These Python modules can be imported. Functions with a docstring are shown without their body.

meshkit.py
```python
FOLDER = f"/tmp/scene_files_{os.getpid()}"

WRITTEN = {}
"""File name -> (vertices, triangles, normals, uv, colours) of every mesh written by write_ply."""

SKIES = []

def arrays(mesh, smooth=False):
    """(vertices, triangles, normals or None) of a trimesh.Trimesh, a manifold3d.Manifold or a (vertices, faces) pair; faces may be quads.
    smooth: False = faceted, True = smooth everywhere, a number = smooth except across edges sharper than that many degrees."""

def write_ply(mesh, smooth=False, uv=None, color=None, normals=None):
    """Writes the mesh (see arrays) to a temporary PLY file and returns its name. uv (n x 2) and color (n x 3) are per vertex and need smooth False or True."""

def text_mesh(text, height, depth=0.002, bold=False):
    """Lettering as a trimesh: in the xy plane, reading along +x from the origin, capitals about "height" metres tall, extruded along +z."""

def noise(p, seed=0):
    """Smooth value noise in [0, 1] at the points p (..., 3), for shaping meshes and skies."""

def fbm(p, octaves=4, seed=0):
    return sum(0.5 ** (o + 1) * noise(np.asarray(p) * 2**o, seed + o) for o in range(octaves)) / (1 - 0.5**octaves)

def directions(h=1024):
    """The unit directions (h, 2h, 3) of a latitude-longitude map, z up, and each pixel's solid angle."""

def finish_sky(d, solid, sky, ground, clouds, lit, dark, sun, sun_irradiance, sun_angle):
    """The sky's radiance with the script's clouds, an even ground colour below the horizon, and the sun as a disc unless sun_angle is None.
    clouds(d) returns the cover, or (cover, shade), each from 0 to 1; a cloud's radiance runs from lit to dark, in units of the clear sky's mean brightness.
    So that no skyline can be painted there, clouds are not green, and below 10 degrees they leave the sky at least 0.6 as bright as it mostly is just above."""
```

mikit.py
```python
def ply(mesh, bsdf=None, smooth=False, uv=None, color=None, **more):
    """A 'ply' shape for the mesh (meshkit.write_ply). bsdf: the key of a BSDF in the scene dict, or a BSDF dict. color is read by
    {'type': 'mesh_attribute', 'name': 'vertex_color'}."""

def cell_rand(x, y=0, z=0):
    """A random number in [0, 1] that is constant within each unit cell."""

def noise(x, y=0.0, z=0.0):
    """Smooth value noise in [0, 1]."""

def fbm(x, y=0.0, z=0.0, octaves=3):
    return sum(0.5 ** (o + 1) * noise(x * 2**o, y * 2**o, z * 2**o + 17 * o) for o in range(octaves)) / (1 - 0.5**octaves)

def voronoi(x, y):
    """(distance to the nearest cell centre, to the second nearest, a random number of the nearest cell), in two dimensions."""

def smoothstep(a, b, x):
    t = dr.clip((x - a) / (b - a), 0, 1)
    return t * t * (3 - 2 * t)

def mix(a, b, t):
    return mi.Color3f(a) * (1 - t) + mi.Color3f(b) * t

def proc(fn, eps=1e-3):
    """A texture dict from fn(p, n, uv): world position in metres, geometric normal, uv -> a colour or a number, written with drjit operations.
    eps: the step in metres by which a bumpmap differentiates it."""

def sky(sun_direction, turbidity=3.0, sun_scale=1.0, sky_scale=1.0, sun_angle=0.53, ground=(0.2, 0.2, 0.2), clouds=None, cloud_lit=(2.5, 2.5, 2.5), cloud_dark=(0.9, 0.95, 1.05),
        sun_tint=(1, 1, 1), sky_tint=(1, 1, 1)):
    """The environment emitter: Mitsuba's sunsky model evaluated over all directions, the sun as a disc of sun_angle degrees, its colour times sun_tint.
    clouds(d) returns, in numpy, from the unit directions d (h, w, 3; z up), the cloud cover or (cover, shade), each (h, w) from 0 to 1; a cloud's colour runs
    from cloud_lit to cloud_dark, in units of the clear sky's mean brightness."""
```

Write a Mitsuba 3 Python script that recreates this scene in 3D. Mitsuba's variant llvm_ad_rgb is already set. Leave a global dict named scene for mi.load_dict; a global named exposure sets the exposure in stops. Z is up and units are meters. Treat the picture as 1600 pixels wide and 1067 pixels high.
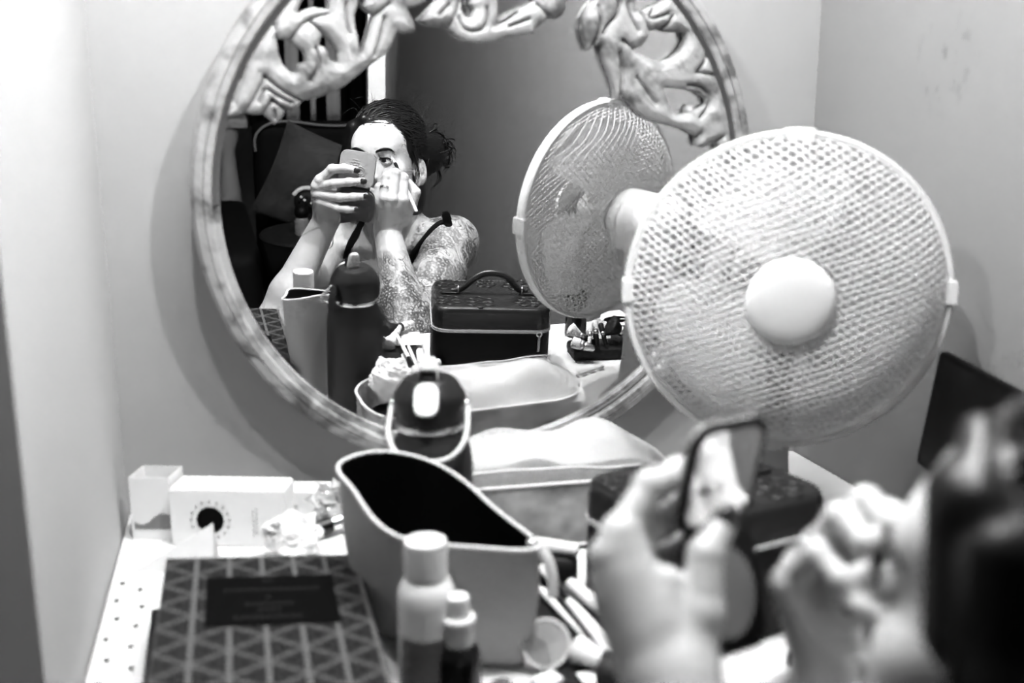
import math, random
import numpy as np, trimesh, shapely
from shapely.geometry import Polygon, LineString, Point
from scipy.spatial import Delaunay, cKDTree
import mitsuba as mi, drjit as dr, mikit, meshkit
from mikit import ply, proc, noise, fbm, voronoi, smoothstep

T = mi.ScalarTransform4f
scene, labels = {}, {}
rng = np.random.default_rng(7)

# ---------------------------------------------------------------- camera, lights, exposure
CAM = np.array([0.0, -1.25, 1.217])
YAW, PITCH = math.radians(15.396), math.radians(12.091)
FWD = np.array([math.sin(YAW) * math.cos(PITCH), math.cos(YAW) * math.cos(PITCH), -math.sin(PITCH)])
scene['camera'] = {'type': 'thinlens', 'fov': 2 * math.degrees(math.atan(800 / 1556)), 'fov_axis': 'x',
                   'to_world': T().look_at(origin=CAM.tolist(), target=(CAM + FWD).tolist(), up=[0, 0, 1]),
                   'aperture_radius': 0.0045, 'focus_distance': 2.04, 'near_clip': 0.02, 'far_clip': 50.0}
exposure = 0.0
FZ = -0.15
BULBS = [((0.28, -0.60, 1.70), 3900.0), ((-0.01, -0.56, 1.70), 2760.0)]
scene['daylight'] = {'type': 'constant', 'radiance': {'type': 'rgb', 'value': 0.7}}

# ---------------------------------------------------------------- materials
def grey(v): return {'type': 'rgb', 'value': [v, v, v]}
def prin(v, rough=0.5, **k):
    b = {'type': 'principled', 'base_color': v if isinstance(v, dict) else grey(v), 'roughness': rough}
    b.update(k)
    return {'type': 'twosided', 'bsdf': b}
def mat(name, b): scene['mat_' + name] = b
def N3(p, s, o=3): return fbm(p.x * s, p.y * s, p.z * s, octaves=o)
mat('wall', {'type': 'twosided', 'bsdf': {'type': 'diffuse', 'reflectance': proc(lambda p, n, uv: mi.Color3f(0.30 + 0.015 * (N3(p, 9) - .5)))}})
mat('wall_left', {'type': 'twosided', 'bsdf': {'type': 'diffuse', 'reflectance': grey(0.42)}})
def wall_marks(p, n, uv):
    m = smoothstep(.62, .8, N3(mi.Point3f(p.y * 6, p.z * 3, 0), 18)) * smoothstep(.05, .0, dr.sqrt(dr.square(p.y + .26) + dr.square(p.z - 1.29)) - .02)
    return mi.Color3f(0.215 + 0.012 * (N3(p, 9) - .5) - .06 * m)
mat('wall_right', {'type': 'twosided', 'bsdf': {'type': 'diffuse', 'reflectance': proc(wall_marks)}})  # base tone set darker than the back wall
mat('white', prin(0.64, 0.45))
mat('card', prin(0.62, 0.6))
mat('table', prin(0.58, 0.3))
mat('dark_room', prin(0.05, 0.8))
mat('floor', prin(proc(lambda p, n, uv: mi.Color3f(0.10 + .05 * N3(mi.Point3f(p.x * 6, p.y * .6, 0), 8))), 0.5))
mat('black', prin(0.002, 0.5, specular=0.12))
mat('black_gloss', prin(0.004, 0.18, specular=0.3))
mat('lining', prin(0.001, 0.8, specular=0.05))
mat('charcoal', prin(0.022, 0.5, specular=0.3))
mat('dark', prin(0.006, 0.6, specular=0.2))
mat('mid', prin(0.14, 0.5))
mat('grey_fabric', prin(proc(lambda p, n, uv: mi.Color3f(0.31 + .04 * (N3(p, 260, 2) - .5) + .035 * (N3(p, 22) - .5))), 0.75))
mat('white_fabric', prin(0.6, 0.8))
mat('piping', prin(0.58, 0.4))
mat('chrome', {'type': 'roughconductor', 'material': 'none', 'specular_reflectance': grey(0.85), 'alpha': 0.12})
mat('steel', {'type': 'roughconductor', 'material': 'none', 'specular_reflectance': grey(0.6), 'alpha': 0.25})
mat('mirror', {'type': 'twosided', 'bsdf': {'type': 'conductor', 'material': 'none', 'specular_reflectance': grey(0.93)}})
mat('fan', prin(0.66, 0.35))
mat('fan_wire', prin(0.72, 0.3, specular=0.5))
mat('fan_grey', prin(0.30, 0.45))
mat('blade', {'type': 'principledthin', 'base_color': grey(0.74), 'roughness': 0.35, 'diff_trans': 0.5})
def wood(p, n, uv):
    g = N3(mi.Point3f(p.x, p.y, p.z), 48, 4)
    big = N3(mi.Point3f(p.x + 3, p.y, p.z), 15, 3)
    r = N3(mi.Point3f(p.x + p.z, p.y, (p.z - p.x) * .2), 300, 2)
    d = smoothstep(.42, .66, .55 * g + .45 * big)
    return mi.Color3f(dr.maximum(0.275 - 0.215 * d + .11 * (r - .5) + .05 * (g - .5), .03))
mat('wood', prin(proc(wood), 0.6))
mat('crack_and_shade', prin(0.05, 0.7))
mat('bottle', prin(0.013, 0.5, specular=0.25))
mat('bottle_lid', prin(0.008, 0.4, specular=0.3))
mat('vinyl', {'type': 'principledthin', 'base_color': proc(lambda p, n, uv: mi.Color3f(0.36 + .6 * (N3(p, 34) - .5))), 'roughness': 0.2, 'diff_trans': 0.5})
mat('net', {'type': 'principledthin', 'base_color': grey(0.74), 'roughness': 0.5, 'diff_trans': 0.8})
mat('sheer', {'type': 'principledthin', 'base_color': grey(0.9), 'roughness': 0.6, 'diff_trans': 0.8})
mat('lawn', {'type': 'principledthin', 'base_color': grey(0.72), 'roughness': 0.7, 'diff_trans': 0.5})
mat('tissue', {'type': 'principledthin', 'base_color': grey(0.93), 'roughness': 0.7, 'diff_trans': 0.5})
mat('glass', {'type': 'thindielectric'})
mat('crystal', prin(0.75, 0.06, metallic=0.75, specular=0.9))
mat('leather', {'type': 'twosided', 'bsdf': {'type': 'bumpmap', 'scale': 0.0006, 'texture': proc(lambda p, n, uv: N3(p, 55, 2)),
    'bsdf': {'type': 'principled', 'base_color': grey(0.010), 'roughness': 0.30, 'specular': 0.5}}})
mat('compact', prin(0.30, 0.4, metallic=0.15))
mat('compact_dark', prin(0.075, 0.4, metallic=0.1))
mat('pan', prin(0.22, 0.6))
mat('bristle_dark', prin(0.008, 0.6, specular=.2))
mat('bristle_white', prin(0.6, 0.7))
mat('nail', prin(0.010, 0.12))
mat('hair', prin(0.004, 0.34, specular=0.3))
mat('eye_white', prin(0.45, 0.15))
mat('tank', prin(0.003, 0.9, specular=0.1))
mat('trousers', prin(0.03, 0.9))
mat('cushion', prin(proc(lambda p, n, uv: mi.Color3f(0.045 + .07 * (N3(p, 11) - .5) + .04 * (N3(p, 120, 2) - .5))), 0.95))
mat('sofa', prin(0.005, 0.7, specular=.1))

# ---------------------------------------------------------------- mesh helpers
def cat(*ms):
    vs, fs, o = [], [], 0
    for m in ms:
        v, f = (np.asarray(m.vertices), np.asarray(m.faces)) if hasattr(m, 'vertices') else (np.asarray(m[0], float), np.asarray(m[1], int))
        if f.shape[1] == 4: f = np.vstack([f[:, [0, 1, 2]], f[:, [0, 2, 3]]])
        vs.append(v); fs.append(f + o); o += len(v)
    return np.vstack(vs), np.vstack(fs)
def frame(ax, up=(0, 0, 1)):
    """columns x,y,z with z along ax"""
    z = np.asarray(ax, float); z = z / np.linalg.norm(z)
    u = np.asarray(up, float)
    if abs(u @ z) > .98: u = np.array([1.0, 0, 0])
    x = np.cross(u, z); x /= np.linalg.norm(x)
    return np.stack([x, np.cross(z, x), z], 1)
def xf(m, R=None, t=(0, 0, 0), s=1.0):
    v, f = cat(m)
    v = v * s
    if R is not None: v = v @ np.asarray(R).T
    return v + np.asarray(t, float), f
def rotz(a): c, s = math.cos(a), math.sin(a); return np.array([[c, -s, 0], [s, c, 0], [0, 0, 1.0]])
def rotx(a): c, s = math.cos(a), math.sin(a); return np.array([[1.0, 0, 0], [0, c, -s], [0, s, c]])
def roty(a): c, s = math.cos(a), math.sin(a); return np.array([[c, 0, s], [0, 1.0, 0], [-s, 0, c]])
def box(x0, x1, y0, y1, z0, z1):
    return trimesh.creation.box(bounds=[[x0, y0, z0], [x1, y1, z1]])
def rrect(w, d, r, k=6):
    """rounded rectangle outline, counter-clockwise"""
    out = []
    for cx, cy, a0 in ((w/2-r, d/2-r, 0), (-w/2+r, d/2-r, 90), (-w/2+r, -d/2+r, 180), (w/2-r, -d/2+r, 270)):
        for i in range(k + 1):
            a = math.radians(a0 + 90 * i / k); out.append((cx + r * math.cos(a), cy + r * math.sin(a)))
    return np.array(out)
def loft(rings, cap0=True, cap1=True):
    """rings: list of (n,3) closed loops"""
    n = len(rings[0]); V = np.vstack(rings); F = []
    for k in range(len(rings) - 1):
        a = k * n
        i = np.arange(n); j = (i + 1) % n
        F.append(np.stack([a + i, a + j, a + n + j, a + n + i], 1))
    F = np.vstack(F) if F else np.zeros((0, 4), int)
    F = np.vstack([F[:, [0, 1, 2]], F[:, [0, 2, 3]]])
    ex = []
    for on, k, fl in ((cap0, 0, True), (cap1, len(rings) - 1, False)):
        if on:
            c = len(V); V = np.vstack([V, rings[k].mean(0)]); i = np.arange(n); j = (i + 1) % n
            f = np.stack([np.full(n, c), k * n + i, k * n + j], 1)
            ex.append(f[:, ::-1] if fl else f)
    return V, np.vstack([F] + ex)
def slab(outline, z0, z1, bev=0.0):
    """outline lofted upwards with bevelled edges"""
    o = np.asarray(outline, float); c = o.mean(0)
    def ring(z, k): 
        p = o
        if k:
            g = Polygon(o).buffer(-k, join_style=1)
            d = o - c; p = o - d / np.linalg.norm(d, axis=1)[:, None] * k
        return np.c_[p, np.full(len(o), z)]
    if bev: return loft([ring(z0, bev), ring(z0 + bev * .3, bev * .3), ring(z0 + bev, 0), ring(z1 - bev, 0), ring(z1 - bev * .3, bev * .3), ring(z1, bev)])
    return loft([ring(z0, 0), ring(z1, 0)])
def rbox(w, d, h, r=.003, k=3):
    return slab(rrect(w, d, r, k), 0, h, min(r, h / 3))
def lathe(prof, n=32):
    prof = np.asarray(prof, float); a = np.linspace(0, 2 * np.pi, n, endpoint=False)
    rings = [np.c_[r * np.cos(a), r * np.sin(a), np.full(n, z)] for r, z in prof]
    return loft(rings, prof[0][0] > 1e-6, prof[-1][0] > 1e-6)
def tube(pts, r, n=8, closed=False):
    P = np.asarray(pts, float); m = len(P)
    r = np.broadcast_to(np.asarray(r, float), (m,))
    tg = (np.roll(P, -1, 0) - np.roll(P, 1, 0)) if closed else np.gradient(P, axis=0)
    tg /= np.linalg.norm(tg, axis=1)[:, None] + 1e-12
    u = np.array([0, 0, 1.0]) if abs(tg[0][2]) < .9 else np.array([1.0, 0, 0])
    a = np.linspace(0, 2 * np.pi, n, endpoint=False); rings = []
    x = np.cross(u, tg[0]); x /= np.linalg.norm(x)
    for i in range(m):
        x = x - (x @ tg[i]) * tg[i]; x /= np.linalg.norm(x) + 1e-12
        y = np.cross(tg[i], x)
        rings.append(P[i] + r[i] * (np.cos(a)[:, None] * x + np.sin(a)[:, None] * y))
    if closed: return loft(rings + [rings[0]], False, False)
    return loft(rings)
def spline(pts, k=8, closed=False):
    from scipy.interpolate import CubicSpline
    P = np.asarray(pts, float)
    if closed: P = np.vstack([P, P[:1]])
    t = np.r_[0, np.cumsum(np.linalg.norm(np.diff(P, axis=0), axis=1) + 1e-9)]
    s = CubicSpline(t, P, bc_type='periodic' if closed else 'natural')
    tt = np.linspace(0, t[-1], k * (len(P) - 1) + 1)
    return s(tt[:-1] if closed else tt)
def ribbon(pts, nrm, w, th=.0012):
    P = np.asarray(pts, float); Nn = np.asarray(nrm, float)
    if Nn.ndim == 1: Nn = np.tile(Nn, (len(P), 1))
    tg = np.gradient(P, axis=0); tg /= np.linalg.norm(tg, axis=1)[:, None]
    s = np.cross(tg, Nn); s /= np.linalg.norm(s, axis=1)[:, None]
    w = np.broadcast_to(np.asarray(w, float), (len(P),))[:, None] / 2
    nn = np.cross(s, tg) * th / 2
    rings = [np.array([P[i] - s[i]*w[i] - nn[i], P[i] + s[i]*w[i] - nn[i], P[i] + s[i]*w[i] + nn[i], P[i] - s[i]*w[i] + nn[i]]) for i in range(len(P))]
    return loft(rings)
def ball(c, r, sub=2, scale=(1, 1, 1), R=None):
    m = trimesh.creation.icosphere(subdivisions=sub, radius=1.0)
    return xf((m.vertices * np.asarray(scale) * r, m.faces), R, c)
def relief(poly, height, back, step, bottom=True):
    """a plate whose front follows height(points) over the shapely polygon, with sides and a back at z=back"""
    x0, y0, x1, y1 = poly.bounds
    gx, gy = np.meshgrid(np.arange(x0, x1, step), np.arange(y0, y1, step))
    g = np.c_[gx.ravel(), gy.ravel()]; g[::2, 0] += 0
    g = g[shapely.contains_xy(poly.buffer(-step * .45), g[:, 0], g[:, 1])]
    loops = []
    for ring in [poly.exterior, *poly.interiors]:
        L = ring.length; k = max(8, int(L / step)); loops.append(np.array([ring.interpolate(L * i / k).coords[0] for i in range(k)]))
    allp = np.vstack(loops + [g])
    tri = Delaunay(allp).simplices
    c = allp[tri].mean(1)
    tri = tri[shapely.contains_xy(poly.buffer(step * .02), c[:, 0], c[:, 1])]
    a, b, d = allp[tri[:, 0]], allp[tri[:, 1]], allp[tri[:, 2]]
    area = (b - a)[:, 0] * (d - a)[:, 1] - (b - a)[:, 1] * (d - a)[:, 0]
    tri = tri[np.abs(area) > 1e-12]; area = area[np.abs(area) > 1e-12]
    tri[area < 0] = tri[area < 0][:, ::-1]
    n = len(allp); top = np.c_[allp, height(allp)]; bot = np.c_[allp, np.full(n, back)]
    e = np.vstack([tri[:, [0, 1]], tri[:, [1, 2]], tri[:, [2, 0]]])
    keys = set(map(tuple, e.tolist())); bd = np.array([x for x in keys if (x[1], x[0]) not in keys])
    side = np.vstack([np.c_[bd[:, 0], bd[:, 0] + n, bd[:, 1] + n], np.c_[bd[:, 0], bd[:, 1] + n, bd[:, 1]]])
    return np.vstack([top, bot]), np.vstack([tri] + ([tri[:, ::-1] + n] if bottom else []) + [side])

def numbered(key):
    if key not in scene and key not in labels and not any(k.startswith(key + '__') for k in scene): return key
    i = 1
    while f'{key}_{i:03d}' in scene or f'{key}_{i:03d}' in labels or any(k.startswith(f'{key}_{i:03d}__') for k in scene): i += 1
    return f'{key}_{i:03d}'
def thing(name, label, category, group=None):
    key = numbered(name); labels[key] = {'label': label, 'category': category}
    if group: labels[key]['group'] = group
    return key
def part(parent, name, mesh, m, smooth=35, label=None, kind=None, **k):
    key = numbered(parent + '__' + name)
    scene[key] = ply(cat(mesh), 'mat_' + m, smooth, **k)
    if label: labels.setdefault(key, {})['label'] = label
    if kind: labels.setdefault(key, {})['kind'] = kind
    return key
def single(name, mesh, m, label, category, smooth=35, group=None):
    key = thing(name, label, category, group); scene[key] = ply(cat(mesh), 'mat_' + m, smooth); return key
def struct(name, mesh, m, label, smooth=False):
    scene[name] = ply(cat(mesh), 'mat_' + m, smooth); labels[name] = {'kind': 'structure', 'label': label, 'category': name.split('_')[0]}

# signed distance fields and surface nets
class Field:
    def __init__(s, lo, hi, h):
        s.h = h; s.lo = np.asarray(lo, float); s.n = np.ceil((np.asarray(hi) - s.lo) / h).astype(int) + 1
        s.d = np.full(s.n, 0.5, np.float32)
    def blank(s):
        g = Field.__new__(Field); g.h, g.lo, g.n = s.h, s.lo, s.n; g.d = np.full(s.n, 0.5, np.float32); return g
    def block(s, lo, hi, pad):
        a = np.clip(np.floor((np.asarray(lo) - pad - s.lo) / s.h).astype(int), 0, s.n); b = np.clip(np.ceil((np.asarray(hi) + pad - s.lo) / s.h).astype(int) + 1, 0, s.n)
        if (b <= a).any(): return None, None
        ax = [s.lo[i] + s.h * np.arange(a[i], b[i]) for i in range(3)]
        return tuple(slice(a[i], b[i]) for i in range(3)), np.stack(np.meshgrid(*ax, indexing='ij'), -1)
    def put(s, lo, hi, fn, k=0.0, mode='add'):
        sl, p = s.block(lo, hi, .012 + 2 * k)
        if sl is None: return
        q = fn(p).astype(np.float32); d = s.d[sl]
        if mode == 'cut': d, q = -d, q
        if k > 0:
            hh = np.clip(.5 + .5 * (d - q) / k, 0, 1); r = d * (1 - hh) + q * hh - k * hh * (1 - hh)
        else: r = np.minimum(d, q)
        s.d[sl] = -r if mode == 'cut' else r
    def cap(s, a, b, ra, rb, k=0.0, mode='add'):
        a, b = np.asarray(a, float), np.asarray(b, float); R = max(ra, rb)
        def fn(p):
            ab = b - a; t = np.clip(((p - a) @ ab) / (ab @ ab + 1e-12), 0, 1)
            return np.linalg.norm(p - a - t[..., None] * ab, axis=-1) - (ra + (rb - ra) * t)
        s.put(np.minimum(a, b) - R, np.maximum(a, b) + R, fn, k, mode)
    def ell(s, c, r, R=None, k=0.0, mode='add'):
        c, r = np.asarray(c, float), np.asarray(r, float); R = np.eye(3) if R is None else R
        def fn(p):
            q = (p - c) @ R; l = np.linalg.norm(q / r, axis=-1); g = np.linalg.norm(q / r**2, axis=-1)
            return np.where(g > 1e-9, l * (l - 1) / np.maximum(g, 1e-9), -r.min())
        s.put(c - r.max(), c + r.max(), fn, k, mode)
    def mesh(s, iso=0.0):
        d = s.d - iso; n = d.shape; neg = d < 0
        cnt = sum(neg[i:n[0]-1+i, j:n[1]-1+j, k:n[2]-1+k].astype(np.int8) for i in (0, 1) for j in (0, 1) for k in (0, 1))
        act = (cnt > 0) & (cnt < 8); idx = np.full(act.shape, -1, np.int64); cells = np.argwhere(act); idx[act] = np.arange(len(cells))
        acc = np.zeros((len(cells), 3)); w = np.zeros(len(cells))
        cs = list(np.ndindex(2, 2, 2))
        val = {c: d[cells[:, 0] + c[0], cells[:, 1] + c[1], cells[:, 2] + c[2]].astype(float) for c in cs}
        for c in cs:
            for ax in range(3):
                if c[ax] == 0:
                    e = list(c); e[ax] = 1; e = tuple(e); va, vb = val[c], val[e]
                    m = (va < 0) != (vb < 0); t = np.where(m, va / np.where(m, va - vb, 1), 0)
                    pt = np.tile(np.array(c, float), (len(cells), 1)); pt[:, ax] += t
                    acc += pt * m[:, None]; w += m
        V = (cells + acc / w[:, None]) * s.h + s.lo
        F = []
        for ax in range(3):
            u, v = [(1, 2), (2, 0), (0, 1)][ax]
            sa = [slice(None)] * 3; sb = [slice(None)] * 3; sa[ax] = slice(0, -1); sb[ax] = slice(1, None)
            A, Bn = neg[tuple(sa)], neg[tuple(sb)]; e = np.argwhere(A != Bn)
            e = e[(e[:, u] > 0) & (e[:, v] > 0) & (e[:, u] < n[u] - 1) & (e[:, v] < n[v] - 1)]
            fl = A[e[:, 0], e[:, 1], e[:, 2]]
            def g(du, dv):
                q = e.copy(); q[:, u] -= du; q[:, v] -= dv; return idx[q[:, 0], q[:, 1], q[:, 2]]
            quad = np.stack([g(1, 1), g(0, 1), g(0, 0), g(1, 0)], 1)
            quad[~fl] = quad[~fl][:, ::-1]; F.append(quad)
        F = np.vstack(F); F = F[(F >= 0).all(1)]
        return V, np.vstack([F[:, [0, 1, 2]], F[:, [0, 2, 3]]])

# ---------------------------------------------------------------- the setting
TZ = 0.75
XR, XL = 0.778, -0.1505
struct('floor', box(-3.2, 3.2, -6.2, .1, FZ - .05, FZ), 'floor', 'dark wooden floor of the room')
struct('ceiling', box(-3.2, 3.2, -6.2, .1, 2.4, 2.45), 'wall', 'pale ceiling')
struct('wall_back', box(-3.2, 3.2, 0, .1, FZ, 2.4), 'wall', 'pale plastered wall that carries the round mirror')
struct('wall_left', box(XL - .13, XL, -.54, 0, FZ, 2.4), 'wall_left', 'short pale wall return at the left of the dressing table')
struct('wall_right', box(XR, XR + .10, -3.03, 0, FZ, 2.4), 'wall_right', 'side wall to the right of the fan, toned darker than the back wall, with faint scuffs')
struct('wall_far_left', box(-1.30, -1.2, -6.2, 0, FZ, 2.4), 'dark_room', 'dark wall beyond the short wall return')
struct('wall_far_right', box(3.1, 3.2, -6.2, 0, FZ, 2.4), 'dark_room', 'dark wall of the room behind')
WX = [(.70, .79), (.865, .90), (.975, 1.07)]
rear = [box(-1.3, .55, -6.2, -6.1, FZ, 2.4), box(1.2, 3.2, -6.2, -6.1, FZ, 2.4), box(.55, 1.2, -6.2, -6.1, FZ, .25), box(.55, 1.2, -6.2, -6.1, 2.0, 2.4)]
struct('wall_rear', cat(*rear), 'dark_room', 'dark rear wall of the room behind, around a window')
wn = 'window_1'
scene[wn] = ply(cat(box(.55, .58, -6.15, -6.05, .25, 2.0), box(1.17, 1.2, -6.15, -6.05, .25, 2.0), box(.55, 1.2, -6.15, -6.05, .25, .28), box(.55, 1.2, -6.15, -6.05, 1.97, 2.0)), 'mat_dark_room', False)
labels[wn] = {'kind': 'structure', 'label': 'tall window seen far behind in the mirror', 'category': 'window'}
scene[wn + '__pane'] = ply(trimesh.Trimesh([[.58, -6.12, .28], [1.17, -6.12, .28], [1.17, -6.12, 1.97], [.58, -6.12, 1.97]], [[0, 1, 2], [0, 2, 3]]), 'mat_glass', False)
cx = thing('curtain', 'dark curtains with pale strips of daylight between them, far behind', 'curtain')
def pleat(x0, x1, y, amp, k):
    x = np.linspace(x0, x1, 40 * k + 1); yy = y + amp * np.sin(np.linspace(0, 2 * np.pi * k, 40 * k + 1))
    o = np.c_[x, yy]; a = np.vstack([o, (o + [0, .004])[::-1]])
    return loft([np.c_[a, np.full(len(a), .22)], np.c_[a, np.full(len(a), 2.05)]])
edges = [.45] + [e for w in WX for e in w] + [1.3]
for i in range(0, len(edges), 2): part(cx, 'drape', pleat(edges[i], edges[i + 1], -6.0, .012, 2), 'dark')
part(cx, 'sheer', pleat(.56, 1.2, -6.04, .010, 9), 'sheer')
struct('trim_1', cat(box(XR - .07, XR + .12, -3.07, -3.03, FZ, 2.2)), 'white', 'white casing at the far end of the side wall, seen in the mirror')
# dressing table
dt = thing('dressing_table', 'white dressing table top spanning the alcove under the round mirror', 'table')
part(dt, 'tabletop', xf(rbox(XR - XL - .002, .598, .03, .004), None, ((XR + XL) / 2, -.300, TZ - .03)), 'table')
for x in (XL + .04, XR - .04): part(dt, 'leg', box(x - .02, x + .02, -.56, -.52, FZ, TZ - .031), 'table')
# lamps of the alcove (above the picture): two small globes on a rail
rl = thing('lamp_rail', 'slim white rail with two small bulbs above the dressing table', 'lamp')
part(rl, 'rail', box(-.2, .5, -.60, -.56, 1.765, 1.785), 'white')
part(rl, 'stem', tube([(.15, -.58, 1.785), (.15, -.58, 2.4)], .006), 'white')
for (c, e) in BULBS:
    k = part(rl, 'socket', xf(lathe([(.012, 0), (.012, .045)]), None, (c[0], c[1], c[2] + .0115)), 'white')
    b = numbered(rl + '__bulb')
    scene[b] = {**ply(ball(c, .0125, 2), 'mat_white', True), 'emitter': {'type': 'area', 'radiance': {'type': 'rgb', 'value': e}}}

cl_ = thing('ceiling_light', 'square white ceiling light panel above the dressing table', 'lamp')
part(cl_, 'frame', cat(box(-.02, .62, -.84, -.82, 2.36, 2.40), box(-.02, .62, -.30, -.28, 2.36, 2.40), box(-.02, .0, -.82, -.30, 2.36, 2.40), box(.60, .62, -.82, -.30, 2.36, 2.40)), 'white', False)
scene[cl_ + '__diffuser'] = {**ply(trimesh.Trimesh([[.0, -.82, 2.37], [.0, -.30, 2.37], [.60, -.30, 2.37], [.60, -.82, 2.37]], [[0, 1, 2], [0, 2, 3]]), 'mat_white', False), 'emitter': {'type': 'area', 'radiance': {'type': 'rgb', 'value': 33.0}}}

# ---------------------------------------------------------------- round mirror
MN = np.array([.0275, -.9959, -.0856]); MN /= np.linalg.norm(MN)
MEX = -np.cross(MN, [0, 0, 1]); MEX /= np.linalg.norm(MEX); MEZ = np.cross(MEX, MN); MEZ *= np.sign(MEZ[2])
M0 = np.array([.375, -.06875, 1.217]); MC = np.array([.300, -.064, 1.134]); MC = MC - ((MC - M0) @ MN) * MN
RM = np.stack([MEX, MEZ, MN], 1)
def on_mirror(m): return xf(m, RM, MC)
mr = thing('mirror', 'round wall mirror in a carved pale wooden frame', 'mirror')
part(mr, 'glass', on_mirror(lathe([(1e-7, 0), (.327, 0), (.327, -.003), (1e-7, -.003)], 128)), 'mirror', 30)
def ringsweep(prof, n=180, a0=0, a1=360):
    a = np.radians(np.linspace(a0, a1, n + 1)); full = a1 - a0 >= 360
    rings = [np.array([[r * math.cos(t), r * math.sin(t), w] for r, w in prof]) for t in (a[:-1] if full else a)]
    return loft(rings + ([rings[0]] if full else []), not full, not full)
part(mr, 'frame', on_mirror(ringsweep([(.3175, .0005), (.318, .007), (.3255, .0085), (.3262, .0155), (.328, .0175), (.3345, .0185), (.3355, .0165), (.3365, .0185), (.3445, .0165), (.3485, .011), (.349, -.026), (.346, -.029), (.330, -.029), (.3178, -.0035)])), 'wood', 30)
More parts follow.
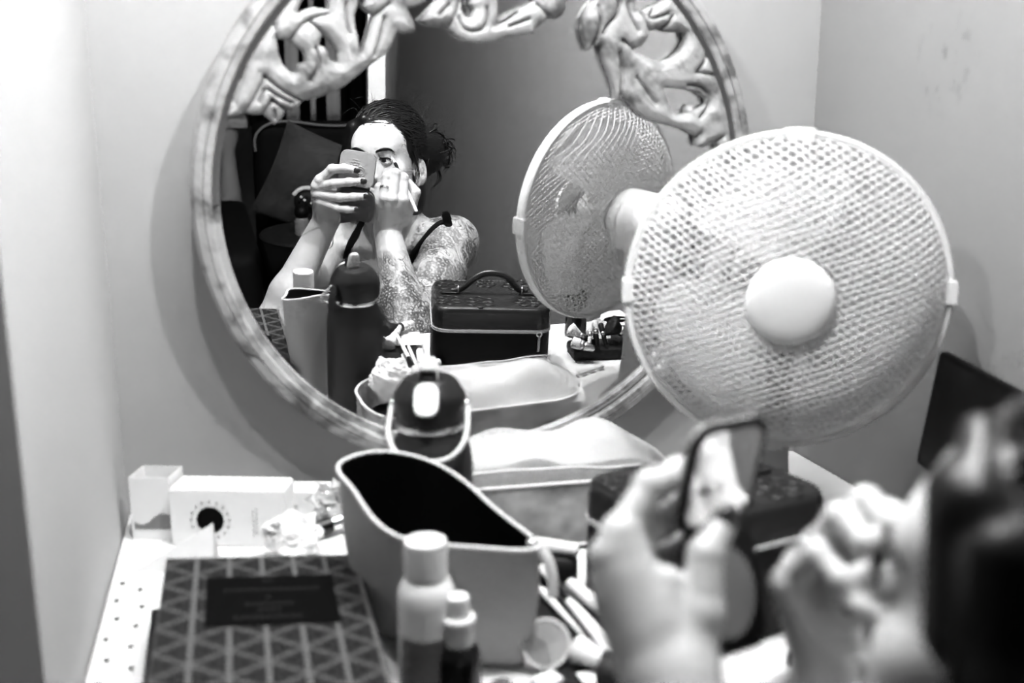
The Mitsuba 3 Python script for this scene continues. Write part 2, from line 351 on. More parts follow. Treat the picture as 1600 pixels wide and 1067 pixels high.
CARVE = [{"out":[(-308.9,96.0),(-297.9,97.8),(-285.9,101.2),(-275.8,99.0),(-266.4,99.6),(-260.7,94.4),(-254.9,88.7),(-247.8,93.6),(-241.3,104.0),(-236.1,104.0),(-229.0,108.4),(-221.8,114.8),(-207.7,117.7),(-191.7,122.5),(-177.3,130.4),(-161.1,142.8),(-150.2,151.6),(-139.3,159.5),(-130.2,165.7),(-122.9,176.2),(-118.3,186.5),(-116.4,190.9),(-108.3,188.2),(-98.3,189.6),(-95.2,193.1),(-99.2,204.1),(-105.4,215.8),(-95.5,217.8),(-83.7,224.1),(-88.2,243.2),(-95.4,264.5),(-113.1,278.4),(-139.3,285.2),(-165.3,275.9),(-182.8,262.2),(-203.6,248.4),(-217.5,238.1),(-228.2,223.2),(-242.3,206.4),(-251.2,194.7),(-261.8,181.2),(-272.6,166.1),(-283.5,147.6),(-293.6,130.8),(-301.1,115.6)],"holes":[[(-160.5,215.6),(-164.2,205.5),(-162.7,192.1),(-160.3,182.1),(-158.9,162.6),(-154.3,172.0),(-149.6,185.7),(-145.8,199.4),(-142.1,207.9),(-149.2,211.0),(-154.4,215.8),(-150.6,227.6),(-157.7,227.3)],[(-248.4,179.9),(-240.0,178.8),(-234.1,179.4),(-230.0,173.7),(-223.3,168.8),(-219.2,165.6),(-217.7,157.2),(-219.5,154.6),(-224.7,153.7),(-227.4,150.3),(-227.6,145.2),(-232.0,143.1),(-237.9,146.7),(-243.6,153.3),(-247.4,165.0)],[(-200.1,184.1),(-195.3,182.1),(-188.5,176.3),(-184.4,168.0),(-183.3,155.3),(-188.2,156.9),(-192.8,159.3),(-194.0,166.1),(-197.3,171.9),(-203.4,173.8),(-202.4,177.4)],[(-218.0,223.5),(-223.4,213.5),(-226.8,204.9),(-218.5,210.4),(-208.1,213.2),(-196.2,212.0),(-191.9,211.3),(-189.8,222.9),(-193.8,235.8),(-205.7,235.4)]],"gr":[[(-262.9,140.4),(-252.2,131.3),(-238.9,122.1),(-223.5,114.5)],[(-262.9,140.4),(-273.1,120.9),(-285.9,102.1)],[(-256.3,115.1),(-266.4,100.4)],[(-255.5,114.2),(-241.3,104.0)],[(-131.5,204.8),(-137.2,182.7),(-142.8,165.4)],[(-173.5,218.5),(-173.6,201.9),(-170.8,186.9)],[(-250.3,194.7),(-248.4,180.7)],[(-142.2,207.0),(-126.0,220.1)],[(-206.9,170.9),(-204.8,154.0),(-214.1,136.9)],[(-283.5,149.3),(-289.5,129.1),(-297.1,112.2)],[(-259.3,126.1),(-249.3,119.4),(-235.8,112.6)],[(-264.4,126.1),(-270.1,112.4)],[(-212.1,197.4),(-193.6,181.3),(-184.4,166.3)],[(-233.2,179.5),(-226.0,190.4),(-212.0,200.7),(-192.9,206.3)],[(-254.2,103.9),(-253.7,95.3)]]},{"out":[(-91.9,202.6),(-82.8,197.7),(-69.9,196.0),(-58.8,197.6),(-55.1,193.3),(-47.6,186.6),(-36.2,182.0),(-21.1,180.6),(-4.0,182.1),(5.5,186.2),(17.0,189.1),(28.6,190.3),(45.1,192.1),(44.9,197.8),(51.6,202.4),(61.1,209.7),(71.0,209.5),(78.7,213.8),(82.3,221.9),(82.0,228.9),(89.3,241.5),(82.3,265.6),(52.5,284.8),(14.3,293.0),(-22.9,291.1),(-50.2,276.5),(-62.9,256.0),(-66.4,234.0),(-69.1,225.4),(-73.7,220.2),(-82.8,211.4)],"holes":[[(-42.8,229.8),(-42.8,216.1),(-38.4,208.0),(-31.9,207.5),(-30.1,212.2),(-28.3,217.4),(-34.0,222.4),(-29.4,233.7),(-36.9,236.8)],[(-0.8,229.5),(-0.4,212.3),(-2.5,200.3),(4.1,207.2),(16.3,215.4),(29.6,221.9),(44.8,229.4),(34.8,239.5),(15.6,240.5)]],"gr":[[(-46.8,207.4),(-42.1,197.2),(-28.9,193.2),(-17.6,197.8),(-13.1,208.4),(-14.2,218.7)],[(-69.0,210.1),(-59.0,220.7)],[(12.9,199.6),(35.8,208.1)],[(46.9,224.2),(54.9,217.5),(63.0,211.6)],[(-2.4,200.0),(8.9,205.6),(22.1,214.7)],[(-57.9,197.6),(-51.5,209.0),(-46.1,226.2)]]},{"out":[(119.7,232.0),(112.0,224.6),(105.6,212.0),(104.3,199.4),(106.8,188.7),(112.6,174.6),(119.3,180.8),(129.5,181.9),(131.0,172.8),(135.8,160.1),(144.0,143.5),(148.9,130.5),(150.7,118.3),(160.0,120.2),(169.8,115.6),(178.9,106.1),(192.4,96.5),(212.3,89.8),(232.2,85.9),(247.9,82.0),(262.9,75.1),(264.7,62.2),(272.1,60.1),(285.1,65.0),(292.8,67.0),(297.2,57.0),(302.0,53.5),(308.5,57.9),(317.2,61.9),(313.8,84.9),(305.7,108.7),(296.7,132.1),(287.5,147.4),(280.8,158.8),(271.6,175.8),(262.8,188.8),(252.8,203.4),(243.0,218.0),(233.4,230.5),(221.5,246.4),(201.1,267.1),(171.1,285.2),(138.8,285.4),(122.0,263.8)],"holes":[[(190.5,199.0),(203.9,202.1),(219.0,198.8),(238.2,198.4),(238.9,190.0),(231.4,176.8),(221.4,168.2),(208.9,164.2),(196.0,165.8),(183.0,171.1),(171.0,177.4),(180.2,181.3),(188.0,188.8)],[(213.3,133.5),(228.5,132.3),(243.8,131.5),(261.6,127.8),(273.3,121.2),(275.0,114.4),(266.6,109.4),(256.9,106.5),(255.3,112.3),(249.8,112.3),(246.3,106.4),(248.0,102.5),(235.5,99.6),(228.7,102.5),(222.2,115.9)],[(169.2,237.3),(169.2,220.8),(175.4,221.3),(191.6,227.3),(207.7,235.1),(200.4,249.2),(181.5,252.1)]],"gr":[[(153.8,188.0),(171.0,178.3)],[(151.6,173.3),(155.4,151.1),(156.7,123.0)],[(175.2,145.8),(187.9,130.9),(202.9,114.8)],[(217.5,217.2),(211.9,207.8),(206.0,202.5)],[(272.5,177.7),(264.8,166.2),(256.1,153.6)],[(177.6,219.6),(184.7,207.1),(191.5,199.9)],[(158.4,229.8),(163.5,213.7),(173.7,199.5)],[(145.9,232.9),(144.8,216.8),(133.4,203.8),(129.8,194.7)],[(245.5,137.3),(265.5,133.7),(277.8,120.2),(264.3,97.7)],[(298.8,75.0),(286.2,65.0)],[(268.1,79.0),(264.2,73.1)],[(122.1,225.0),(125.1,205.4),(118.3,181.7)],[(248.5,203.3),(258.1,192.4),(268.9,181.4)],[(256.2,152.7),(282.8,149.3)],[(201.5,234.8),(188.3,214.5),(213.0,220.7)]]}]
for c in CARVE:
    pg = Polygon(np.array(c['out']) / 1000, [np.array(h) / 1000 for h in c['holes']])
    if not pg.is_valid: pg = max(getattr(pg.buffer(0), 'geoms', [pg.buffer(0)]), key=lambda g: g.area)
    pg = pg.buffer(.0012, join_style=1).buffer(-.0012)
    pg = pg.intersection(Point(0, 0).buffer(.3195, 96)); pg = max(getattr(pg, 'geoms', [pg]), key=lambda g: g.area)
    gl = [LineString(spline(np.array(g) / 1000, 6) if len(g) > 2 else np.array(g) / 1000) for g in c['gr']]
    def hgt(p):
        pts = shapely.points(p); d = shapely.distance(pts, pg.boundary)
        z = .014 + .0085 * np.sqrt(np.clip(d / .011, 0, 1)) + .0014 * (meshkit.fbm(np.c_[p * 60, np.zeros(len(p))]) - .5)
        for g in gl:
            q = shapely.distance(pts, g); z = z - .0060 * np.exp(-(q / .0017) ** 2) - .0022 * np.exp(-(q / .006) ** 2)
        return z
    part(mr, 'carving', on_mirror(relief(pg, hgt, .0025, .00105)), 'wood', 50)
for a0_, a1_ in ((112, 180), (4, 76)): part(mr, 'groove', on_mirror(ringsweep([(.3180, .0080), (.3215, .0092), (.3255, .0100), (.3262, .0150), (.3258, .0160), (.3210, .0105), (.3180, .0095)], 60, a0_, a1_)), 'crack_and_shade')  # dark bands put the shade of the recess beside the carving into the colour
part(mr, 'crack', on_mirror(tube(np.array([(-.3035, -.1665, .0185), (-.298, -.170, .0186), (-.288, -.1765, .0182), (-.280, -.184, .018), (-.270, -.190, .0145)]), [.0004, .0012, .0010, .0012, .0005], 6)), 'crack_and_shade')
part(mr, 'crack', on_mirror(ringsweep([(.3215, .0085), (.3235, .0105), (.3255, .0085)], 40, -66, -36)), 'crack_and_shade')

# ---------------------------------------------------------------- desk fan
FC = np.array([.559, -.315, 1.045]); FA = np.array([-.40, -.915, -.02]); RF = frame(FA)
def on_fan(m): return xf(m, RF, FC)
fan = thing('desk_fan', 'white desk fan with a round wire cage standing beside the mirror', 'fan')
FR = .1665
a = np.linspace(0, 2 * np.pi, 145)[:-1]
part(fan, 'rim', on_fan(ringsweep([(.1630, -.008), (.1685, -.009), (.1705, -.006), (.1705, .006), (.1685, .009), (.1630, .008), (.1615, .004), (.1615, -.004)], 120)), 'fan', 40)
def cage(depth, sgn, hub, ang, seed, wr, pitch):
    out = []; r_ = np.random.default_rng(seed)
    for th in ang:
        c, s = math.cos(math.radians(th)), math.sin(math.radians(th)); ph = r_.random() * 6
        for o in np.arange(-.162, .1625, pitch):
            L = math.sqrt(max(.1650**2 - o * o, 0)); m = max(6, int(2 * L / .0075)); t = np.linspace(-L, L, m)
            oo = o + .0016 * np.sin(t * 42 + ph + o * 30) + .0008 * np.sin(t * 95 + o * 200)
            x, y = t * c - oo * s, t * s + oo * c; r = np.hypot(x, y)
            z = sgn * (.004 + depth * (1 - np.clip(r / .165, 0, 1) ** 5))
            keep = r > hub; i = 0
            while i < m:
                if not keep[i]: i += 1; continue
                j = i
                while j < m and keep[j]: j += 1
                if j - i > 1: out.append(tube(np.c_[x, y, z][i:j], wr, 4))
                i = j
    return cat(*out)
part(fan, 'front_grille', on_fan(cage(.046, 1, .043, (24, -38), 3, .00112, .0073)), 'fan_wire', True, kind='stuff')
part(fan, 'rear_grille', on_fan(cage(.050, -1, .046, (40, -52), 5, .00088, .0076)), 'fan_wire', True, kind='stuff')
hubp = [(1e-6, .0625), (.015, .0622), (.028, .0612), (.038, .0590), (.0432, .0555), (.0452, .0505), (.0455, .046), (.043, .044), (1e-6, .044)]
part(fan, 'hub_cap', on_fan(lathe(hubp, 64)), 'fan', 40)
for (t0, w) in ((88, 9.5), (180, 8), (2, 8), (268, 8)):
    part(fan, 'rim_clip', on_fan(ringsweep([(.160, -.0115), (.1720, -.012), (.1730, 0), (.1720, .012), (.160, .0115)], 10, t0 - w / 2, t0 + w / 2)), 'fan', 30)
def blade(a0):
    rows = []
    for i, r in enumerate(np.linspace(.022, .146, 14)):
        q = i / 13; half = math.radians(17 + 27 * math.sin(math.pi * min(1, q * .62 + .12)))
        if q > .86: half *= math.sqrt(max(.05, 1 - ((q - .86) / .15) ** 2))
        t = np.linspace(-1, 1, 15)
        rows.append(np.c_[r * np.cos(a0 + .28 * q + half * t), r * np.sin(a0 + .28 * q + half * t), .018 * t * (1 - .3 * q) - .004 * (1 - t * t)])
    V = np.vstack(rows); F = [[i * 15 + j, i * 15 + j + 1, i * 15 + j + 16, i * 15 + j + 15] for i in range(13) for j in range(14)]
    return V, np.array(F)
for k in range(3): part(fan, 'blade', on_fan(blade(math.radians(208 + 120 * k))), 'blade', True)
part(fan, 'blade_hub', on_fan(lathe([(1e-6, -.03), (.026, -.03), (.028, -.02), (.028, .022), (.022, .03), (1e-6, .03)], 40)), 'fan')
part(fan, 'motor_housing', on_fan(lathe([(1e-6, -.052), (.040, -.052), (.047, -.056), (.0475, -.072), (.0455, -.075), (.0455, -.078), (.0475, -.081), (.047, -.12), (.043, -.148), (.033, -.163), (1e-6, -.167)], 56)), 'fan', 30)
nb = FC - .1 * FA / np.linalg.norm(FA)
FB = np.array([nb[0] + .004, nb[1] + .004, 0])
part(fan, 'tilt_bracket', cat(xf(slab(rrect(.058, .062, .012), 0, .05, .005), rotz(math.atan2(FA[1], FA[0])), (FB[0], FB[1], nb[2] - .085))), 'fan', 40)
part(fan, 'tilt_bracket', cat(xf(slab(rrect(.05, .054, .012), 0, .006, .001), rotz(math.atan2(FA[1], FA[0])), (FB[0], FB[1], nb[2] - .0915))), 'charcoal', 40)
part(fan, 'column', xf(lathe([(.034, .0), (.030, .02), (.027, .06), (.0265, .215 - .015)], 40), None, (FB[0], FB[1], TZ + .02)), 'fan_grey', 40)
bd = FA[:2] / np.linalg.norm(FA[:2])
bc = FB[:2] + bd * .030
base = slab(rrect(.20, .17, .08, 14), 0, .02, .007)
base = xf(base, rotz(math.atan2(bd[1], bd[0])), (bc[0], bc[1], TZ + .0005))
part(fan, 'base', base, 'fan', 40)
for k in range(4):
    q = bc + bd * .077 + np.array([-bd[1], bd[0]]) * (k - 1.5) * .020
    part(fan, 'speed_button', xf(slab(rrect(.012, .015, .003), 0, .009, .002), rotz(math.atan2(bd[1], bd[0])), (q[0], q[1], TZ + .0185)), 'white')
part(fan, 'loose_wire', on_fan(tube(spline([(.02, .118, -.052), (.045, .125, -.055), (.075, .095, -.056), (.10, .075, -.05), (.115, .04, -.05)], 8), .0007, 5)), 'fan_wire')

# ---------------------------------------------------------------- water bottle
WB = np.array([.175, -.307]); 
wb = thing('water_bottle', 'dark steel water bottle with a straw lid behind the open pouch', 'bottle')
def at(m, p, a=0): return xf(m, rotz(a), (p[0], p[1], p[2] if len(p) > 2 else TZ))
part(wb, 'body', at(lathe([(1e-6, .0005), (.038, .0005), (.0415, .004), (.042, .012), (.042, .140), (.0405, .152), (.0365, .163), (.0325, .170), (.0315, .176), (1e-6, .176)], 56), WB), 'bottle', 30)
part(wb, 'neck_ring', at(lathe([(.0318, .1745), (.0332, .1755), (.0335, .178), (.0332, .1805), (.0318, .1815)], 56), WB), 'chrome', 60)
part(wb, 'lid', at(lathe([(.0310, .181), (.0350, .184), (.0360, .190), (.0360, .206), (.0350, .211), (.0325, .2145), (.0275, .223), (.0235, .2265), (1e-6, .227)], 56), WB), 'bottle_lid', 30)
ca = math.atan2(-.943, -.175) + math.pi / 2 - .1      # local -y looks at the camera
RBt = rotz(ca)
def on_b(m, z=0): return xf(m, RBt, (WB[0], WB[1], TZ + z))
lp = spline([(-.0372, -.002, .200), (-.0385, -.018, .188), (-.036, -.036, .172), (-.024, -.0485, .160), (0, -.0530, .156), (.024, -.0485, .160), (.036, -.036, .172), (.0385, -.018, .188), (.0372, -.002, .200)], 6)
part(wb, 'carry_loop', on_b(tube(lp, .0026, 8)), 'piping')
for s in (-1, 1): part(wb, 'loop_pin', on_b(xf(lathe([(1e-6, 0), (.0045, 0), (.0045, .003), (.003, .0045), (1e-6, .0045)], 20), roty(s * math.pi / 2), (s * .0350, -.002, .200))), 'chrome')
tilt = rotx(math.radians(56))
part(wb, 'spout_plate', on_b(xf(slab(rrect(.024, .034, .010), 0, .006, .001), tilt, (0, -.0320, .2105))), 'white')
part(wb, 'spout_gap', on_b(xf(slab(rrect(.017, .010, .003), 0, .010, .001), None, (0, -.0125, .2265))), 'black_gloss')
part(wb, 'spout', on_b(xf(loft([np.c_[rrect(.0185, .012, .005), np.full(28, 0)], np.c_[rrect(.0180, .011, .005), np.full(28, .010)], np.c_[rrect(.015, .010, .0045), np.full(28, .021)], np.c_[rrect(.010, .006, .003), np.full(28, .024)]]), rotx(math.radians(-14)), (0, -.006, .2235))), 'white')
part(wb, 'strap', on_b(ribbon(spline([(-.036, .006, .204), (-.040, .012, .194), (-.043, .014, .180), (-.041, .010, .168)], 6), (-1, .4, 0), .013, .003)), 'bottle_lid')

# ---------------------------------------------------------------- grey open pouch
po = thing('cosmetic_pouch', 'grey zip cosmetic pouch standing open with a black lining', 'pouch')
lip = spline([(.079, -.361, .913), (.083, -.397, .906), (.0937, -.4487, .898), (.1126, -.4831, .888), (.1537, -.4930, .879), (.1913, -.4960, .873),
              (.2290, -.4975, .870), (.2130, -.4500, .882), (.1910, -.4080, .898), (.1660, -.3750, .910), (.1340, -.3590, .918), (.1010, -.3500, .917)], 8, True)
nl = len(lip); th = np.arange(nl) / nl
bl, br = np.array([.098, -.352]), np.array([.217, -.484]); bm = (bl + br) / 2
bdir = (br - bl); bln = np.linalg.norm(bdir); bdir /= bln; bnr = np.array([-bdir[1], bdir[0]])
lc = lip.mean(0)
foot = []
for p in lip:
    q = p[:2] - lc[:2]; u, v = q @ bdir, q @ bnr
    foot.append(np.r_[bm + bdir * np.clip(u * .86, -bln / 2, bln / 2) + bnr * np.clip(v * .62, -.019, .019), TZ + .001])
foot = np.array(foot)
rings = []
for q in (0, .04, .2, .4, .6, .8, 1.0):
    P = foot * (1 - q) + lip * q; c = P.mean(0); k = 1 + .07 * math.sin(math.pi * q); P = np.c_[(P[:, :2] - c[:2]) * k + c[:2], P[:, 2]]
    P[:, :2] += .0025 * (meshkit.noise(P * 28, 3)[:, None] - .5)
    rings.append(P)
part(po, 'shell', loft(rings, True, False), 'grey_fabric', True)
inn = [np.c_[(P[:, :2] - P[:, :2].mean(0)) * .965 + P[:, :2].mean(0), P[:, 2] + (.004 if i == 0 else 0)] for i, P in enumerate(rings)]
part(po, 'lining', loft(inn, True, False), 'lining', True)
part(po, 'piping', tube(lip, .0020, 8, True), 'piping', True)
part(po, 'zip_pull', cat(tube(spline([(.231, -.499, .872), (.236, -.503, .863), (.240, -.507, .845), (.240, -.508, .830)], 5), [.0045] * 3 + [.005] * 13, 8)), 'net')
part(po, 'zip_slider', ball((.226, -.494, .874), .0045, 2, (1.3, 1, .8)), 'chrome')

# ---------------------------------------------------------------- vanity case
vc = thing('vanity_case', 'black embossed vanity case with a silver zip in front of the fan', 'case')
VC = np.array([.42, -.422, TZ]); VA = math.radians(13)
def on_c(m): return xf(m, rotz(VA), VC)
W_, D_, H_ = .192, .150, .128
o = rrect(W_, D_, .026, 8)
def ro(k, z): return np.c_[rrect(W_ + k, D_ + k, .026 + k / 2, 8), np.full(len(o), z)]
part(vc, 'body', on_c(loft([ro(-.008, .001), ro(-.002, .003), ro(0, .008), ro(.001, .05), ro(0, .0915), ro(-.004, .0925)])), 'black', 40)
part(vc, 'lid', on_c(loft([ro(-.004, .0955), ro(0, .0965), ro(0, .122), ro(-.002, .127), ro(-.006, .1305), ro(-.012, .132), ro(-.03, .1325)])), 'leather', 40)
part(vc, 'lid_edge', on_c(cat(*[tube(np.c_[rrect(W_ - .012, D_ - .012, .022, 8), np.full(len(o), .1315)], .0014, 6, True)])), 'leather', True)
part(vc, 'zip', on_c(loft([ro(-.003, .0922), ro(.0022, .0926), ro(.0022, .0956), ro(-.003, .096)], False, False)), 'steel', 30)
for z in (.0921, .0961): part(vc, 'zip_tape', on_c(tube(np.c_[rrect(W_ + .002, D_ + .002, .027, 8), np.full(len(o), z)], .0009, 6, True)), 'piping', True)
hp = spline([(-.066, 0, .136), (-.052, 0, .139), (-.035, 0, .152), (-.014, 0, .166), (.01, 0, .168), (.03, 0, .160), (.046, 0, .143), (.062, 0, .136)], 6)
part(vc, 'handle', on_c(tube(hp, [.0045] * 3 + [.0058] * (len(hp) - 6) + [.0045] * 3, 10)), 'leather', True)
for s in (-1, 1):
    tb = part(vc, 'handle_tab', on_c(xf(slab(rrect(.034, .017, .0082, 8), 0, .004, .0015), None, (s * .066, 0, .1325))), 'leather', 40)
    part(tb, 'ring', on_c(tube([(s * .053, .007 * math.cos(t), .139 + .007 * math.sin(t)) for t in np.linspace(0, 2 * np.pi, 17)[:-1]], .0012, 6, True)), 'chrome', True)
def flower(cx, cy, r, ph):
    out = []
    for k in range(6):
        t = ph + k * math.pi / 3
        out.append(tube(spline([(cx + r * (.25 * math.cos(t - .3)), cy + r * .25 * math.sin(t - .3), .1326), (cx + r * .95 * math.cos(t - .38), cy + r * .95 * math.sin(t - .38), .1328), (cx + r * 1.15 * math.cos(t), cy + r * 1.15 * math.sin(t), .1328), (cx + r * .95 * math.cos(t + .38), cy + r * .95 * math.sin(t + .38), .1328), (cx + r * .25 * math.cos(t + .3), cy + r * .25 * math.sin(t + .3), .1326)], 5), .0016, 6))
        out.append(ball((cx + r * .72 * math.cos(t), cy + r * .72 * math.sin(t), .1322), r * .34, 2, (1, 1, .10)))
    return cat(*out)
for (x, y, r, ph) in ((-.062, -.040, .024, .2), (-.02, .045, .022, .5), (.05, -.045, .023, .9), (.06, .04, .02, 0), (-.07, .038, .019, .4), (-.005, -.05, .016, .1)):
    part(vc, 'embossed_flower', on_c(flower(x, y, r, ph)), 'leather', True)
zx = (W_ / 2 - .02, D_ / 2 + .003, .092)
part(vc, 'zip_puller', on_c(cat(tube([(zx[0] + .004 * math.cos(t), zx[1] + .002, zx[2] + .004 * math.sin(t)) for t in np.linspace(0, 2 * np.pi, 13)[:-1]], .0009, 6, True), xf(box(-.002, .002, -.0008, .0008, -.026, 0), None, (zx[0], zx[1] + .002, zx[2] - .004)))), 'chrome')

# ---------------------------------------------------------------- toiletry case with a net lid, behind the water bottle
tc = thing('toiletry_bag', 'clear grey toiletry bag with a bulging white net lid, between water bottle and mirror', 'bag')
TC = np.array([.318, -.176, TZ]); TA = math.radians(-3)
def on_t(m): return xf(m, rotz(TA), TC)
tw, td, thh = .325, .150, .080
def to(k, z, q=0): 
    r = rrect(tw + k, td + k, .062 + k / 2, 12); w = q * np.sin(r[:, 0] * 31 + r[:, 1] * 40)
    return np.c_[r, np.full(len(r), z) + w]
part(tc, 'side_wall', on_t(loft([to(-.012, .001), to(-.004, .006), to(.001, .03), to(-.002, .055), to(0, thh, .002)], True, False)), 'vinyl', True)
part(tc, 'rim_piping', on_t(tube(to(0, thh, .002), .0022, 8, True)), 'piping', True)
part(tc, 'base_piping', on_t(tube(to(-.002, .006), .0020, 8, True)), 'piping', True)
def net_h(x, y):
    e = np.clip(1 - np.maximum(np.abs(x - .03) / .135, np.abs(y) / .072) ** 4, 0, 1)
    return thh + e * (.016 + .026 * np.exp(-((x - .085) / .05) ** 2 - ((y - .02) / .04) ** 2) + .020 * np.exp(-((x + .02) / .06) ** 2 - ((y - .035) / .03) ** 2) + .012 * (meshkit.noise(np.stack([x * 26, y * 26, 0 * x], -1), 5) - .5))
gx, gy = np.meshgrid(np.linspace(-.082, .158, 49), np.linspace(-.074, .074, 31), indexing='ij')
inside = Polygon(to(-.004, 0)[:, :2])
strands = []
for sgn in (1, -1):
    for c in np.arange(-.34, .34, .0036):
        t = np.linspace(-.34, .34, 180); x, y = (t + c) / 1.2 * .9, sgn * (t - c) / 1.2 * .75
        ok = shapely.contains_xy(inside, x, y) & (x > -.085)
        i = np.flatnonzero(ok)
        if len(i) > 2:
            i = np.arange(i[0], i[-1] + 1); strands.append(tube(np.c_[x[i], y[i], net_h(x[i], y[i])], .00042, 3))
part(tc, 'net_lid', on_t(cat(*strands)), 'net', True, kind='stuff', label='white net lid')
# folded white cloth seen through the net
gx, gy = np.meshgrid(np.linspace(-.07, .150, 56), np.linspace(-.030, .070, 36), indexing='ij')
zc = net_h(gx, gy) - .003
fold = .004 * np.sin(gy * 150 + 2.2 * np.sin(gx * 22)) 
zc = np.minimum(zc, zc - .003 + fold)
V = np.c_[gx.ravel(), gy.ravel(), zc.ravel()]; i = np.arange(55 * 35); i = (i // 35) * 36 + i % 35
part(tc, 'inner_cloth', on_t((V, np.stack([i, i + 36, i + 37, i + 1], 1))), 'lawn', True, label='white cloth under the net')
part(tc, 'net_edge', on_t(tube(np.c_[np.linspace(-.084, .15, 30), np.full(30, -.058) + .004 * np.sin(np.linspace(0, 5, 30)), net_h(np.linspace(-.084, .15, 30), np.full(30, -.058)) + .002], .0016, 6)), 'piping', True)
# round pans inside the open end of the bag
for q, (x, y) in enumerate(((-.118, -.012), (-.095, .03))):
    k = single('eyeshadow_pot', on_t(xf(lathe([(1e-6, 0), (.026, 0), (.027, .004), (.027, .020), (.025, .0225), (.0235, .0215), (.0235, .017), (1e-6, .016)], 40), None, (x, y, .030 - .022 * q))), 'black_gloss',
               ['round black makeup pot lying in the open left end of the toiletry bag', 'second round black makeup pot, lower in the toiletry bag nearer the mirror'][q], 'makeup pot', 30)
    part(k, 'pan_ring', on_t(tube([(x + .0245 * math.cos(t), y + .0245 * math.sin(t), .0525 - .022 * q) for t in np.linspace(0, 2 * np.pi, 41)[:-1]], .0009, 6, True)), 'chrome', True)

def crumple(c, r, seed, sub=3, sq=(1, 1, .7), amp=.5):
    m = trimesh.creation.icosphere(subdivisions=sub, radius=1); v = m.vertices
    n1 = meshkit.fbm(v * 2.3 + seed, 3, seed); n2 = np.abs(meshkit.noise(v * 4.1 + seed, seed + 3) - .5)
    v = v * (1 + amp * (n1 - .5) * 2 - amp * n2)[:, None] * np.asarray(sq) * r
    v[:, 2] -= v[:, 2].min(); return v + np.asarray(c), m.faces
single('tissue', crumple((.207, -.196, TZ + .062), .030, 11, 4, (1, .9, 1.0), .34), 'tissue', 'crumpled white tissue stuffed into the open left end of the toiletry bag', 'tissue', 20)
single('tissue', crumple((.042, -.190, TZ + .001), .027, 4, 4, (1.15, .8, .95), .5), 'tissue', 'crumpled white tissue behind the patterned box, in front of the white carton', 'tissue', 20)
# cellophane twists
def facets(c, r, seed, k=16):
    import manifold3d
    g = np.random.default_rng(seed); out = []
    for i in range(k):
        p = np.clip(g.normal(size=3), -1.3, 1.3) * np.array([.9, .7, .7]) * r * .5
        m = trimesh.convex.convex_hull(g.normal(size=(8, 3)) * r * .17); out.append((m.vertices + p, m.faces))
    V, F = cat(*out); V[:, 2] -= V[:, 2].min(); return V + np.asarray(c), F
single('cellophane', facets((.094, -.104, TZ + .001), .032, 5, 70), 'crystal', 'glittering ball of clear cellophane beside the left end of the grey pouch', 'wrapper', False)
single('cellophane', facets((.017, -.208, TZ + .030), .014, 9, 34), 'crystal', 'small glittering scrap of cellophane at the back edge of the patterned box', 'wrapper', False)
sl = thing('lipstick', 'dark lipstick case with a chrome end lying by the cellophane ball', 'lipstick')
ldir = frame((.05, .018, .006))
part(sl, 'case', xf(lathe([(1e-6, 0), (.0085, 0), (.009, .001), (.009, .030), (.008, .031), (1e-6, .031)], 24), ldir, (.058, -.150, TZ + .0105)), 'black_gloss')
part(sl, 'chrome_end', xf(lathe([(.008, .031), (.0085, .032), (.0085, .048), (1e-6, .0485)], 24), ldir, (.058, -.150, TZ + .0105)), 'chrome')

# ---------------------------------------------------------------- white cartons at the back left
def orient(p, a): return lambda m: xf(m, rotz(a), p)
A = math.radians(-18)
bx = thing('carton', 'white cosmetics carton with a black disc print, under the left side of the mirror', 'box')
f = orient((-.030, -.140, TZ), A)
part(bx, 'body', f(xf(rbox(.131, .046, .066, .0012, 2), None, (0, .0235, .0005))), 'card', 30)
part(bx, 'top_flap', f(cat(box(-.0645, .0645, .001, .046, .0668, .0676), box(.0655, .0663, .004, .043, .010, .066))), 'card', False)
part(bx, 'black_disc', f(xf(lathe([(1e-6, 0), (.0155, 0), (.0155, .0006), (1e-6, .0006)], 40), rotx(math.pi / 2), (-.019, 0, .032))), 'lining')
dots = [xf(lathe([(1e-6, 0), (.0012, 0), (.0012, .0005), (1e-6, .0005)], 8), rotx(math.pi / 2), (-.019 + .022 * math.cos(t), 0, .032 + .022 * math.sin(t))) for t in np.linspace(0, 2 * np.pi, 17)[:-1]]
part(bx, 'dot_print', f(cat(*dots)), 'charcoal', kind='stuff')
part(bx, 'small_print', f(cat(*[box(.030 + .004 * (k % 2), .0312 + .004 * (k % 2), -.0006, 0, .014 + k * .0028, .0158 + k * .0028) for k in range(12)])), 'mid', False, kind='stuff')
b2 = thing('carton', 'small open white carton with a grey hill print, left of the disc-printed carton', 'box')
g = orient((-.114, -.098, TZ), A)
w2, d2, h2, tk = .047, .042, .076, .0009
part(b2, 'body', g(cat(box(-w2/2, w2/2, 0, tk, 0, h2), box(-w2/2, w2/2, d2 - tk, d2, 0, h2), box(-w2/2, -w2/2 + tk, 0, d2, 0, h2), box(w2/2 - tk, w2/2, 0, d2, 0, h2), box(-w2/2, w2/2, 0, d2, .0005, tk))), 'card', False)
hx = np.linspace(-.020, .0225, 24); top = .022 + .012 * np.clip((hx + .02) / .045, 0, 1) ** 1.5 + .004 * np.sin(hx * 160)
hp_ = np.vstack([np.c_[hx, np.full(24, -.0006), top], np.c_[hx[::-1], np.full(24, -.0006), np.full(24, .014)]])
hm = trimesh.creation.extrude_polygon(Polygon(hp_[:, [0, 2]]), .0005, engine='earcut'); hv = np.asarray(hm.vertices)
part(b2, 'hill_print', g((np.c_[hv[:, 0], -.0002 - hv[:, 2], hv[:, 1]], hm.faces)), 'mid', False)
b3 = thing('carton', 'low white carton behind the cellophane ball, beside the disc-printed carton', 'box')
